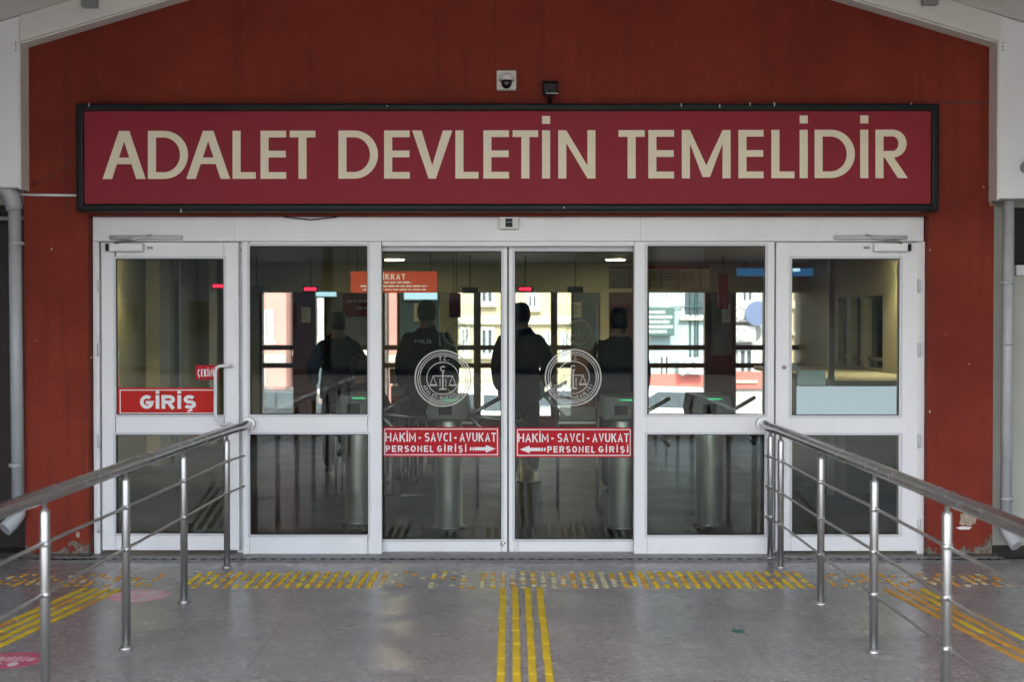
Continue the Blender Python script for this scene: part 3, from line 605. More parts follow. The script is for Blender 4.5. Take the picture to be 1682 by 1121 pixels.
# door closers
def closer(t, x0, flip):
    s = -1 if flip else 1
    a = P(x0, 407, 0); b = P(x0 + s * 55, 407, 0)
    o = box('door_closer', M['alu'], t, min(a.x, b.x), max(a.x, b.x), -0.05, 0.004, a.z - 0.028, a.z + 0.028, 0.006)
    r0 = P(x0, 390.5, 0); r1 = P(x0 + s * 120, 390.5, 0)
    MB().tube([(r0.x, -0.03, r0.z), (r1.x, -0.03, r1.z)], 0.013, 8).build('slide_track', M['bead'], o)
    p0 = P(x0 + s * 10, 400, 0); p1 = P(x0 + s * 70, 387, 0)
    MB().tube([(p0.x, -0.055, p0.z), (p1.x, -0.05, p1.z)], 0.008, 8).build('closer_arm', M['steel'], o)
    e = P(x0 - s * 4, 407, 0); box('closer_end', M['dark'], o, e.x - 0.008, e.x + 0.008, -0.045, 0.0, e.z - 0.024, e.z + 0.024)
    for dx in (62, 67): q = P(x0 + s * dx, 407, 0); MB().tube([(q.x, -0.008, q.z), (q.x, 0.006, q.z)], 0.009, 8).build('screw', M['grey_pl'], o)
closer(dl, 182, False); closer(d2, 1488, True)
# pull handles
def pull(t, pts, m='white'): 
    return MB().tube(pts, 0.0115, 12).build('pull_handle', M[m], t)
a = P(379, 601, 0); b = P(357, 607, 0); c = P(357, 688, 0); d = P(377, 697, 0)
pull(dl, [(a.x, 0.006, a.z), (a.x, -0.055, a.z), (b.x + 0.03, -0.06, a.z), (b.x + 0.008, -0.06, b.z + 0.012), (b.x, -0.06, b.z - 0.015), (c.x, -0.06, c.z + 0.03), (c.x + 0.012, -0.06, c.z - 0.005), (c.x + 0.04, -0.06, d.z), (d.x, -0.055, d.z), (d.x, 0.006, d.z)])
MB().tube([(a.x, 0.006, a.z), (a.x, -0.012, a.z)], 0.02, 14).build('handle_rose', M['white'], dl)
MB().tube([(d.x, 0.006, d.z), (d.x, -0.012, d.z)], 0.02, 14).build('handle_rose', M['white'], dl)
a = P(1297, 601, 0.08); b = P(1311, 607, 0.12); c = P(1311, 690, 0.12)
pull(d2, [(a.x, 0.067, a.z), (a.x, 0.12, a.z), (b.x - 0.02, 0.125, a.z), (b.x, 0.125, b.z), (c.x, 0.125, c.z), (b.x - 0.02, 0.125, c.z - 0.03), (a.x, 0.12, c.z - 0.03), (a.x, 0.067, c.z - 0.03)])
c = P(1288, 604, 0); MB().tube([(c.x, -0.01, c.z), (c.x, 0.008, c.z)], 0.014, 12).build('lock_cylinder', M['grey_pl'], d2)
# motion sensor on the header
c = P(836, 367, 0)
o = thing('motion_sensor', 'small white motion sensor with black eye centred on the header', 'sensor', (c.x, 0, c.z))
box('case', M['white_pl'], o, c.x - 0.066, c.x + 0.066, -0.05, 0, c.z - 0.042, c.z + 0.042, 0.006)
box('eye', M['dark'], o, c.x - 0.024, c.x + 0.024, -0.056, -0.05, c.z - 0.028, c.z + 0.028, 0.003)
box('eye_bar', M['grey_pl'], o, c.x - 0.022, c.x + 0.022, -0.058, -0.056, c.z + 0.002, c.z + 0.007)

# ------------------------------------------------------------------ signs on the glass
def glass_sign(name, label, px, Yg, m, border=True, inset=3):
    x0, x1, z0, z1 = rect(*px, Yg); t = thing(name, label, 'sign', ((x0 + x1) / 2, Yg, z0))
    box('backing', M[m], t, x0, x1, Yg, Yg + 0.001, z0, z1)
    if border:
        x0, x1, z0, z1 = rect(px[0] + inset, px[1] + inset, px[2] - inset, px[3] - inset, Yg)
        frame_mb(x0, x1, z0, z1, 0.0062, Yg - 0.0006, Yg).build('border', M['stick_white'], t)
    return t
g = glass_sign('entry_sign', 'red sign with white border reading GİRİŞ on left swing door', (193.5, 637.5, 356, 683), 0.02, 'giris_red')
lettering('GİRİŞ', 229.5, 649.5, 322, 672, 0.019, M['stick_white'], g, 0.27, 0.16)
g = glass_sign('pull_sticker', 'small red sticker reading ÇEKİNİZ beside the left door handle', (321.5, 600.5, 359, 624), 0.02, 'stick_red', False)
lettering('ÇEKİNİZ', 324.5, 607, 356.5, 619, 0.019, M['stick_white'], g, 0.14, 0.1)
Yg = 0.098
for nm, lab, ox, oy, flip in (('staff_entrance_sign', 'red staff entrance sign on left sliding door, white arrow pointing right', 0, 0, False), ('staff_entrance_sign', 'red staff entrance sign on right sliding door, white arrow pointing left', 218, 1.0, True)):
    g = glass_sign(nm, lab, (628.5 + ox, 702 + oy, 820.5 + ox, 751 + oy), Yg, 'stick_red', True, 2.6); g['group'] = 'staff entrance signs on the sliding doors'
    for wtxt, a, b in (('HAKİM', 633, 683), ('-', 687.5, 691.5), ('SAVCI', 697.5, 741), ('-', 746, 750), ('AVUKAT', 755, 815)):
        if wtxt == '-': fbox('dash', a + ox, 718.6 + oy, b + ox, 721.2 + oy, Yg - 0.0008, Yg, 'stick_white', g, 0)
        else: lettering(wtxt, a + ox, 711.5 + oy, b + ox, 726 + oy, Yg - 0.0008, M['stick_white'], g, 0.155, 0.12)
    if not flip:
        lettering('PERSONEL', 633.5, 732.6, 713, 743, Yg - 0.0008, M['stick_white'], g, 0.21, 0.26); lettering('GİRİŞİ', 718, 732.6, 766, 743, Yg - 0.0008, M['stick_white'], g, 0.21, 0.34)
        ax = [(782, 735.2), (798, 735.2), (798, 731.5), (814, 737.8), (798, 744.2), (798, 740.6), (782, 740.6)]; bars = [(772, 774.5), (776, 778.8), (779.8, 782)]
    else:
        lettering('PERSONEL', 681 + ox, 732.6 + oy, 760 + ox, 743 + oy, Yg - 0.0008, M['stick_white'], g, 0.21, 0.26); lettering('GİRİŞİ', 765 + ox, 732.6 + oy, 814 + ox, 743 + oy, Yg - 0.0008, M['stick_white'], g, 0.21, 0.34)
        ax = [(668, 735.2), (652, 735.2), (652, 731.5), (636, 737.8), (652, 744.2), (652, 740.6), (668, 740.6)]; bars = [(668, 670.2), (671.2, 674), (675.5, 678)]
    arrow = MB(); arrow.prism([(P(x + ox, y + oy, Yg).x, P(x + ox, y + oy, Yg).z) for x, y in ax], Yg - 0.0008, Yg)
    for a, b in bars: q = rect(a + ox, 735.2 + oy, b + ox, 740.6 + oy, Yg); arrow.box(q[0], q[1], Yg - 0.0008, Yg, q[2], q[3])
    arrow.build('arrow', M['stick_white'], g)
fbox('glass_film', 1308.5, 635, 1472.5, 681.5, 0.0175, 0.0185, 'sheet', d2, 0); fbox('glass_film', 1310, 609, 1356, 633.5, 0.034, 0.035, 'sheet', d2, 0)
# frosted emblem: rings, T.C., scales, words along the lower arc
def emblem(t, px, py, rpx, Y, m, detail=True):
    c = P(px, py, Y); k = rpx / FPX * (Y + 9.0); mb = MB(); y0, y1 = Y - 0.0012, Y
    for r0, r1 in ((0.955, 1.01), (0.87, 0.905), (0.80, 0.83), (0.555, 0.585)):
        i, o, f = ring_mb(c.x, c.z, r0 * k, r1 * k, y0, y1); mb.strip(i, o, y0, y1, f)
    def seg(a, b, wd):
        a = Vector(a); b = Vector(b); n = Vector((-(b - a).y, (b - a).x)).normalized() * wd / 2
        mb.prism([(c.x + q.x * k, c.z + q.y * k) for q in (a - n, b - n, b + n, a + n)], y0, y1)
    seg((0, -0.36), (0, 0.26), 0.05); seg((-0.36, 0.08), (0.36, 0.08), 0.03); seg((-0.13, -0.38), (0.13, -0.38), 0.05); seg((-0.1, 0.0), (-0.1, -0.3), 0.025); seg((0.1, 0.0), (0.1, -0.3), 0.025)
    for s in (-1, 1):
        seg((s * 0.34, 0.08), (s * 0.23, -0.22), 0.022); seg((s * 0.34, 0.08), (s * 0.45, -0.22), 0.022); seg((s * 0.21, -0.24), (s * 0.47, -0.24), 0.06)
    i, o, f = ring_mb(c.x, c.z + 0.34 * k, 0.06 * k, 0.10 * k, y0, y1, 40, 320, 16); mb.strip(i, o, y0, y1, f)
    if detail:
        mb2 = stroke_text('TC', c.x - 0.15 * k, c.x + 0.15 * k, c.z + 0.62 * k, c.z + 0.77 * k, y0, 0.2, 0.45); mb.add(mb2.v, mb2.f)
        for dx in (0.0, 0.19): seg((dx - 0.012, 0.635), (dx + 0.012, 0.635), 0.025)
        word = 'ADALET BAKANLIĞI'
        for q, ch in enumerate(word):
            if ch == ' ': continue
            an = R(-156 + 132 * q / (len(word) - 1)); hw = 0.04 * k if ch != 'I' else 0.012 * k
            L = stroke_text(ch, -hw, hw, -0.06 * k, 0.06 * k, y0, 0.2)      # upright at the origin, then swung to its place on the arc
            rot = an + math.pi / 2; ca, sa = math.cos(rot), math.sin(rot); rr = 0.695 * k
            mb.add([(c.x + rr * math.cos(an) + v[0] * ca - v[2] * sa, v[1], c.z + rr * math.sin(an) + v[0] * sa + v[2] * ca) for v in L.v], L.f)
    return mb.build('emblem', M[m], t)
emblem(s1, 727.5, 622, 46.5, 0.104, 'decal'); emblem(s2, 941.5, 620.5, 46.5, 0.104, 'decal')

# ------------------------------------------------------------------ handrails
def railing(name, label, x_, ys, xe, nrods, s, splay=0.0):
    x = x_; fx = lambda y: x_ + splay * y
    t = thing(name, label, 'railing', (x, ys[0], 0), 'steel railings either side of the entrance')
    HR = 0.885
    pts = [(xe, -0.03, HR + 0.015), (xe - s * -0.012, -0.1, HR + 0.012), (x - s * 0.03, -0.2, HR + 0.004), (x, -0.36, HR)] + [(fx(y), y, HR) for y in (-1.5, -3.0, -4.5, -7.4)]
    MB().tube(pts, 0.031, 18).build('handrail', M['steelrail'], t)
    MB().tube([(xe, -0.045, HR + 0.015), (xe, -0.002, HR + 0.015)], 0.04, 18).build('end_cap', M['steel'], t)
    for q, y in enumerate(ys):
        p = MB().lathe((fx(y), y, 0), [(0.0205, 0.0), (0.0205, 0.81), (0.018, 0.826), (0.010, 0.83), (0.010, 0.86)], 16).build('post', M['steel'], t)
        MB().lathe((fx(y), y, 0), [(0.036, 0.0), (0.036, 0.006), (0.026, 0.014), (0.022, 0.018)], 16).build('base_flange', M['steel'], t)
    for k in range(nrods):
        z = 0.69 - 0.205 * k
        MB().tube([(x + (xe - x) * 0.6, -0.08, z), (x, -0.42, z)] + [(fx(y) + random.uniform(-0.004, 0.004), y, z + random.uniform(-0.004, 0.004)) for y in (-1.5, -2.6, -3.7, -4.8, -7.4)], 0.0075, 10).build('rod', M['steel'], t)
        for y in ys: MB().lathe((fx(y), y, z - 0.011), [(0.0235, 0), (0.0235, 0.022)], 14).build('rod_clamp', M['steel'], t)
    return t
railing('steel_railing', 'steel railing with two rods along the left side of the entrance approach', -1.817, [-0.44, -1.5, -2.57, -3.64, -4.7, -5.8, -6.9], P(409, 697, -0.03).x, 2, -1, 0.0166)
railing('steel_railing', 'steel railing with three rods along the right side of the entrance approach', 1.742, [-0.1, -0.44, -1.55, -2.64, -3.7, -4.8, -5.9, -7.0], P(1252, 697, -0.03).x, 3, 1)

# ------------------------------------------------------------------ floor: drain, tactile paving, stickers
dr = thing('drain_grate', 'narrow iron drain grating along the foot of the entrance', 'drain', (0, -0.16, 0))
x0 = P(60, 922, -0.15).x; x1 = P(1650, 922, -0.15).x
box('channel', M['pit'], dr, x0, x1, -0.205, -0.118, 0.0005, 0.003)
box('edge_bar', M['iron'], dr, x0, x1, -0.222, -0.2, 0.0005, 0.009); box('edge_bar', M['stone'], dr, x0, x1, -0.1175, -0.1105, 0.0, 0.011)
bar = MB().box(-0.017, 0.017, -0.2, -0.118, 0.003, 0.008).mesh('grate_bar'); bar.materials.append(M['iron'])
xx = x0 + 0.03
while xx < x1:
    o = bpy.data.objects.new('grate_bar', bar); COL.objects.link(o); o.parent = dr; o.matrix_parent_inverse = Matrix.Translation(-dr.location); o.location = (xx, 0, 0); xx += 0.066
# warning studs
def studs(rect_w, m_pick, keep):
    out = {}
    x0, x1, y0, y1 = rect_w; x = x0
    while x <= x1:
        y = y0
        while y <= y1 + 1e-6:
            k = keep(x, y)
            if random.random() < k:
                out.setdefault(m_pick(x, y), MB()).lathe((x + random.uniform(-.003, .003), y, 0.0), [(0.020, 0), (0.018, 0.003), (0.012, 0.005)], 8, random.uniform(1.25, 1.7))
            y += 0.058
        x += 0.0615
    return out
tw = thing('tactile_warning_band', 'worn yellow tactile stud band on the floor across the entrance', 'tactile paving', (0, -0.8, 0))
def keep(x, y):
    if -0.78 < x < -0.52: return 0.25
    if -0.55 < x < -0.22: return 0.45 if y > -0.8 else 0.35
    if 0.0 < x < 0.35: return 0.75
    return 0.93 if abs(x) < 1.6 else 0.8
def pick(x, y):
    r = random.random()
    if -0.8 < x < 0.75 and r < 0.6: return 'pale_y'
    return 'orange' if r > 0.68 else 'yellow'
for k, mb in studs((-1.95, 1.82, -1.07, -0.56), pick, keep).items(): stuff(mb.build('studs', M[k], tw))
for nm, lab, xr_ in (('tactile_warning_band', 'faded orange tactile studs on the floor left of the left railing', (-3.1, -2.15)), ('tactile_warning_band', 'faded orange tactile studs on the floor right of the right railing', (1.95, 3.1))):
    t2 = thing(nm, lab, 'tactile paving', ((xr_[0] + xr_[1]) / 2, -0.8, 0))
    for k, mb in studs((xr_[0], xr_[1], -1.02, -0.62), lambda x, y: 'orange' if random.random() < 0.75 else 'pale_y', lambda x, y: 0.5).items(): stuff(mb.build('studs', M[k], t2))
# guide strips of raised bars
def guide(label, xa, ya, xb, yb, n, mats, sp=0.072, grp='yellow tactile guide strips on the porch floor'):
    t = thing('tactile_guide_strip', label, 'tactile paving', (xa, ya, 0), grp)
    d = Vector((xb - xa, yb - ya, 0)); L = d.length; d.normalize(); nrm = Vector((d.y, -d.x, 0)); ang = math.atan2(d.y, d.x)
    me = {}
    for m in set(mats):
        sh = MB(); hl, hw, h = L / n / 2 - 0.0015, 0.019, 0.005
        sh.add([(-hl, -hw, 0), (hl, -hw, 0), (hl, hw, 0), (-hl, hw, 0), (-hl + .003, -hw + .004, h), (hl - .003, -hw + .004, h), (hl - .003, hw - .004, h), (-hl + .003, hw - .004, h)], [(0, 1, 5, 4), (1, 2, 6, 5), (2, 3, 7, 6), (3, 0, 4, 7), (4, 5, 6, 7)])
        me[m] = sh.mesh('bar'); me[m].materials.append(M[m])
    for c in range(4):
        for k in range(n):
            q = Vector((xa, ya, 0)) + d * (L * (k + 0.5) / n) + nrm * ((c - 1.5) * sp + random.uniform(-0.0015, 0.0015))
            o = bpy.data.objects.new('bar', me[random.choice(mats)]); COL.objects.link(o); o.parent = t; o.matrix_parent_inverse = Matrix.Translation(-t.location)
            o.location = (q.x, q.y, 0.0005); o.rotation_euler = (0, 0, ang + random.uniform(-0.006, 0.006))
cxs = (P(856.3, 966.7, -1.1).x)
guide('yellow tactile guide strip running straight out from the sliding doors', cxs, -1.09, cxs, -5.3, 15, ['yellow', 'yellow', 'yellow'])
guide('yellow tactile guide strip slanting away beside the left railing', -2.42, -1.12, -2.82, -4.2, 11, ['yellow', 'yellow', 'orange'])
guide('orange tactile guide strip slanting away beside the right railing', 2.33, -1.14, 2.65, -4.2, 11, ['orange', 'orange', 'yellow'])
def floor_sticker(label, px, py, r, m):
    c = CAM + (P(px, py, 0) - CAM) * (CAM.z / (CAM.z - P(px, py, 0).z))
    t = thing('floor_sticker', label, 'sticker', (c.x, c.y, 0))
    MB().disc((c.x, c.y, 0.0006), r, r, 0.0012, 36).build('disc', M[m], t)
    mb = MB()
    for k, (a, wd) in enumerate(((-0.35, 0.9), (-0.15, 1.2), (0.05, 1.3))): 
        x = -wd / 2
        while x < wd / 2:
            l_ = random.uniform(0.08, 0.22); mb.box(c.x + x * r, c.x + (x + l_) * r, c.y - (a + 0.05) * r, c.y - (a - 0.05) * r, 0.0018, 0.0022); x += l_ + 0.07
    for sx_ in (-0.3, 0.25): mb.disc((c.x + sx_ * r, c.y - 0.5 * r, 0.0018), 0.16 * r, 0.26 * r, 0.0004, 14)
    mb.build('print', M['fwhite'], t)
floor_sticker('faded pink and white round sticker on the floor near the left railing', 228, 980, 0.17, 'pinkw')
floor_sticker('round pink sticker with white print at the left edge of the floor', 18, 1086, 0.15, 'pink')
c = CAM + (P(1212, 1038, 0) - CAM) * (CAM.z / (CAM.z - P(1212, 1038, 0).z))
o = MB(); o.lathe((c.x, c.y, 0.0004), [(0.03, 0), (0.03, 0.001)], 9, 1.4); tag(o.build('floor_scrap', M['green']), 'small dark green scrap stuck to the floor', 'scrap')

# ------------------------------------------------------------------ lobby things
def turnstile(label, px, Y, far=False):
    s = 1.0; x = (px - CX) / FPX * (Y + 9)
    t = thing('turnstile', label, 'turnstile', (x, Y, 0), 'turnstiles inside the lobby')
    MB().lathe((x, Y, 0), [(0.13, 0), (0.13, 0.015), (0.105, 0.03), (0.105, 0.82), (0.1, 0.84)], 24).build('pillar', M['steel'], t)
    mb = MB(); mb.prism([(x - 0.15, 0.84), (x + 0.15, 0.84), (x + 0.16, 0.9), (x + 0.14, 1.02), (x - 0.14, 1.02), (x - 0.16, 0.9)], Y - 0.14, Y + 0.4); mb.build('head', M['grey_pl'], t, 0.012)
    box('led_bar', M['led_green'], t, x - 0.03, x + 0.07, Y - 0.143, Y - 0.14, 0.99, 0.996)
    box('card_reader', M['dark'], t, x - 0.07, x + 0.03, Y - 0.146, Y - 0.14, 0.88, 0.95, 0.003)
    for an in (90, 210, 330):
        q = Vector((x + 0.15, Y + 0.1, 0.86)); e = q + Vector((0.42 * abs(math.cos(R(an - 90))) * 0.9 + 0.05, 0.1, 0.36 * math.sin(R(an + 90)) * 0.6 - 0.06))
        MB().tube([q, e], 0.016, 10).build('arm', M['steel'], t)
    return t
turnstile('steel turnstile seen through the left fixed glazing', 588, 1.5)
turnstile('steel turnstile behind the emblem of the left sliding door', 737, 1.25)
turnstile('steel turnstile at the right edge of the right sliding door', 1022, 1.25)
turnstile('steel turnstile seen through the right fixed glazing', 1166, 1.4)
turnstile('small far turnstile just right of the sliding door meeting line', 868, 4.2)
# glass screens with a small emblem
for px0, px1, ex, ey, lab in ((722, 784, 748, 548, 'small inner glass screen with round emblem behind left sliding door'), (916, 981, 951, 546, 'small inner glass screen with round emblem behind right sliding door')):
    Y = 2.4; x0, x1, z0, z1 = rect(px0, 500, px1, 693, Y); t = thing('glass_screen', lab, 'screen', ((x0 + x1) / 2, Y, 0), 'inner glass screens')
    box('pane', M['rglass'], t, x0, x1, Y, Y + 0.006, z0, z1); box('edge_rail', M['steel'], t, x0, x1, Y - 0.01, Y + 0.016, z0 - 0.02, z0)
    for xx in (x0, x1): MB().tube([(xx, Y + 0.003, 0), (xx, Y + 0.003, z0 + 0.1)], 0.015).build('post', M['steel'], t)
    q = rect(px0 + 3, 669, px1 - 3, 690, Y); box('notice_sheet', M['decal2'], t, q[0], q[1], Y - 0.002, Y - 0.001, q[2], q[3])
    emblem(t, ex, ey, 21, Y - 0.002, 'decal2', False)
def hang_sign(name, label, px, Y, m, lines, cat='sign'):
    x0, x1, z0, z1 = rect(*px, Y); t = thing(name, label, cat, ((x0 + x1) / 2, Y, z0))
    box('board', M[m], t, x0, x1, Y, Y + 0.02, z0, z1, 0.003)
    for xx in (x0 + 0.05, x1 - 0.05): MB().tube([(xx, Y + 0.01, z1), (xx, Y + 0.01, LZ)], 0.003, 6).build('hanger', M['dark'], t)
    for txt, a, b, c, d in lines:
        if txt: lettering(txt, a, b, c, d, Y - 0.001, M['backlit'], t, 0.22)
        else:
            mb = MB(); x = a
            while x < c:
                wl = random.uniform(5, 13); q = rect(x, b, min(x + wl, c), d, Y - 0.001); mb.box(q[0], q[1], Y - 0.001, Y, q[2], q[3]); x += wl + 2
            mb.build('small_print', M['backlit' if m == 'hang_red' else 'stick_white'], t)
    return t
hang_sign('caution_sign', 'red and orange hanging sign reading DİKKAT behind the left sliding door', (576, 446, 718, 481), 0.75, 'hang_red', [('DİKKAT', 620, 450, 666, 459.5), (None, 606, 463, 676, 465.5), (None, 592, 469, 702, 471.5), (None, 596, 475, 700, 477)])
hang_sign('red_notice', 'dull red hanging notice below the caution sign in left fixed glazing', (563, 483, 612, 520), 6.2, 'dull_red', [(None, 570, 493, 606, 497), (None, 586, 504, 606, 508)])
hang_sign('red_banner', 'narrow upright red banner left of the sliding door meeting line', (738, 482, 757, 522), 6.5, 'dull_red', [])
hang_sign('red_banner', 'short dark red banner on the rear wall right of centre', (1180, 450, 1196, 508), 7.0, 'dull_red', [])
nb = hang_sign('notice_board', 'wide white notice board with red heading in the right fixed glazing', (1000, 437, 1166, 474), 6.0, 'paper', [])
q = rect(1000, 437, 1166, 441, 6.0); box('heading', M['dull_red'], nb, q[0], q[1], 5.997, 6.0, q[2], q[3])
for px in (1034, 1067, 1085, 1114, 1150): q = rect(px, 441, px + 1, 474, 6.0); box('divider', M['dull_red'], nb, q[0], q[1], 5.998, 6.0, q[2], q[3])
for px in (1038, 1070, 1090, 1119):
    for py in (449, 454, 459): q = rect(px, py, px + 20, py + 1.5, 6.0); box('small_print', M['grey_pl'], nb, q[0], q[1], 5.998, 6.0, q[2], q[3])
for px, py, lab, br in ((360, 470, 'small red LED display seen through the left swing door', 1), (421, 475, 'dim red LED display at the left edge of left fixed glazing', 0), (510, 475, 'red LED display in the middle of the left fixed glazing', 1), (772, 477, 'dark red LED display right of the hanging caution sign', 0),
                        (863, 475, 'bright red LED display left in the right sliding door', 1), (945, 476, 'dark red LED display above the right glass screen', 0)):
    Y = 7.2; x0, x1, z0, z1 = rect(px - 13, py - 5, px + 13, py + 5, Y); t = thing('led_display', lab, 'display', ((x0 + x1) / 2, Y, z0), 'red LED displays in the lobby')
    box('case', M['led_dark'], t, x0, x1, Y, Y + 0.05, z0, z1, 0.004); MB().tube([((x0 + x1) / 2, Y + 0.02, z1), ((x0 + x1) / 2, Y + 0.02, LZ)], 0.006, 6).build('hanger', M['dark'], t)
    if br:
        mb = MB(); q = rect(px - 10, py - 2.5, px + 10, py + 2.5, Y)
        for k in range(5): a = q[0] + (q[1] - q[0]) * k / 5; mb.box(a, a + (q[1] - q[0]) / 6.2, Y - 0.002, Y, q[2], q[3])
        mb.build('led_digits', M['led_red'], t)
for px in (648, 1011):
    Y = 8.1; x = (px - CX) / FPX * (Y + 9); t = thing('downlight', 'lit round ceiling downlight behind the %s sliding door' % ('left' if px < 800 else 'right'), 'ceiling light', (x, Y, LZ), 'lobby ceiling downlights')
    MB().lathe((x, Y, LZ - 0.012), [(0.13, 0.0), (0.15, 0.004), (0.15, 0.012)], 24).build('trim', M['white'], t); MB().disc((x, Y, LZ - 0.016), 0.12, 0.12, 0.004).build('diffuser', M['lamp'], t)
def lamp_light(x, y, e, ang):
    l_ = bpy.data.lights.new('downlight_beam', 'SPOT'); l_.energy = e; l_.color = (1.0, 0.80, 0.50); l_.spot_size = R(ang); l_.spot_blend = 0.7; l_.shadow_soft_size = 0.08
    o = bpy.data.objects.new('downlight_beam', l_); COL.objects.link(o); o.location = (x, y, LZ - 0.03); return o
for px in (648, 1011): lamp_light((px - CX) / FPX * 17.1, 8.1, 14, 140)
for x, y, lab in ((-3.7, 4.3, 'lit warm downlight washing the olive wall behind the left swing door'), (3.7, 4.6, 'lit warm downlight washing the olive wall behind the right swing door')):
    t = thing('downlight', lab, 'ceiling light', (x, y, LZ), 'lobby ceiling downlights')
    MB().lathe((x, y, LZ - 0.012), [(0.10, 0.0), (0.12, 0.004), (0.12, 0.012)], 24).build('trim', M['white'], t); MB().disc((x, y, LZ - 0.016), 0.09, 0.09, 0.004).build('diffuser', M['lamp'], t); lamp_light(x, y, 22, 110)
Y = 8.6; x0, x1, z0, z1 = rect(1211, 441, 1352, 453.5, Y)
t = thing('blue_light_strip', 'glowing blue strip light high at the far right of the lobby', 'light strip', ((x0 + x1) / 2, Y, z0)); box('strip', M['blue_l'], t, x0, x1, Y, Y + 0.06, z0, z1, 0.006)
q = rect(1302, 441, 1314, 446, Y); box('bright_end', M['blue_w'], t, q[0], q[1], Y - 0.003, Y, q[2], q[3])
for xx in (x0 + 0.1, x1 - 0.1): MB().tube([(xx, Y + 0.03, z1), (xx, Y + 0.03, LZ)], 0.006, 6).build('hanger', M['dark'], t)
for px, lab in (((519, 480, 552, 487), 'bluish lit light box on the blue panel in left fixed glazing'), ((664, 480, 718, 492), 'bluish lit light box above the security guard on left')):
    Y = LY - 0.1; x0, x1, z0, z1 = rect(*px, Y); t = thing('light_box', lab, 'light box', ((x0 + x1) / 2, Y, z0)); box('case', M['grey_pl'], t, x0 - 0.02, x1 + 0.02, Y + 0.012, Y + 0.07, z0 - 0.02, z1 + 0.02, 0.004); box('diffuser', M['blue_w'], t, x0, x1, Y, Y + 0.012, z0, z1)
# security desk and scanner
Y = 5.2; x0, x1, z0, z1 = rect(640, 606, 722, 640, Y)
t = thing('security_desk', 'brown wooden security desk behind the left sliding door', 'desk', ((x0 + x1) / 2, Y, 0))
box('desk_top', M['tan'], t, x0, x1, Y, Y + 0.6, z1 - 0.16, z1, 0.006); box('front_panel', M['wood'], t, x0 + 0.03, x1 - 0.03, Y + 0.05, Y + 0.08, 0.06, z1 - 0.16)
for xx in (x0 + 0.03, x1 - 0.08): box('leg', M['wood'], t, xx, xx + 0.05, Y + 0.1, Y + 0.55, 0, z1 - 0.16)
Y = 4.3; x0, x1, z0, z1 = rect(642, 634, 694, 690, Y)
t = thing('bag_scanner', 'grey bag scanner with dark opening beside the security guard', 'scanner', ((x0 + x1) / 2, Y, 0))
box('cabinet', M['grey_pl'], t, x0, x1, Y, Y + 0.7, 0.12, z1, 0.015); box('opening', M['dark'], t, x0 + 0.1, x1 - 0.1, Y - 0.004, Y + 0.1, 0.42, z1 - 0.1)
box('warning_label', M['stick_red'], t, x0 + 0.01, x0 + 0.1, Y - 0.004, Y, z1 - 0.2, z1 - 0.1)
for xx in (x0 + 0.04, x1 - 0.1):
    for yy in (Y + 0.05, Y + 0.58): box('foot', M['dark'], t, xx, xx + 0.06, yy, yy + 0.06, 0, 0.12)
# low bar barrier
Y = 2.0; x0, x1, z0, z1 = rect(632, 686, 700, 700, Y)
t = thing('bar_barrier', 'low steel bar barrier left of the turnstile in the left sliding door', 'barrier', ((x0 + x1) / 2, Y, 0))
MB().tube([(x0, Y, z1), (x1, Y, z1)], 0.016).build('top_rail', M['steel'], t); MB().tube([(x0, Y, 0.15), (x1, Y, 0.15)], 0.012).build('bottom_rail', M['steel'], t)
for k in range(6): xx = x0 + (x1 - x0) * k / 5; MB().tube([(xx, Y, 0.0 if k in (0, 5) else 0.15), (xx, Y, z1)], 0.009, 8).build('upright', M['steel'], t)
# counter by the right wall
t = thing('reception_counter', 'beige reception counter along the right wall behind the right swing door', 'counter', (3.4, 4.0, 0))
box('counter_top', M['creamw'], t, 3.0, LX - 0.01, 3.2, 7.4, 1.0, 1.05, 0.006); box('counter_front', M['olive'], t, 3.1, LX - 0.01, 3.3, 7.3, 0.0, 1.0)
t = thing('partition', 'slim aluminium partition post and glass right of the lobby', 'partition', (3.0, 3.1, 0))
box('post', M['bead'], t, 2.90, 2.95, 3.1, 3.15, 0, LZ, 0.003); box('pane', M['rglass'], t, 2.955, LX - 0.005, 3.12, 3.126, 1.06, LZ - 0.02)
t = thing('partition', 'dark slim partition post and glass left in the lobby', 'partition', (-3.3, 4.0, 0))
box('post', M['bead'], t, -3.28, -3.23, 4.0, 4.05, 0, LZ, 0.003); box('pane', M['rglass'], t, -LX + 0.17, -3.285, 4.02, 4.026, 0.1, LZ - 0.02)

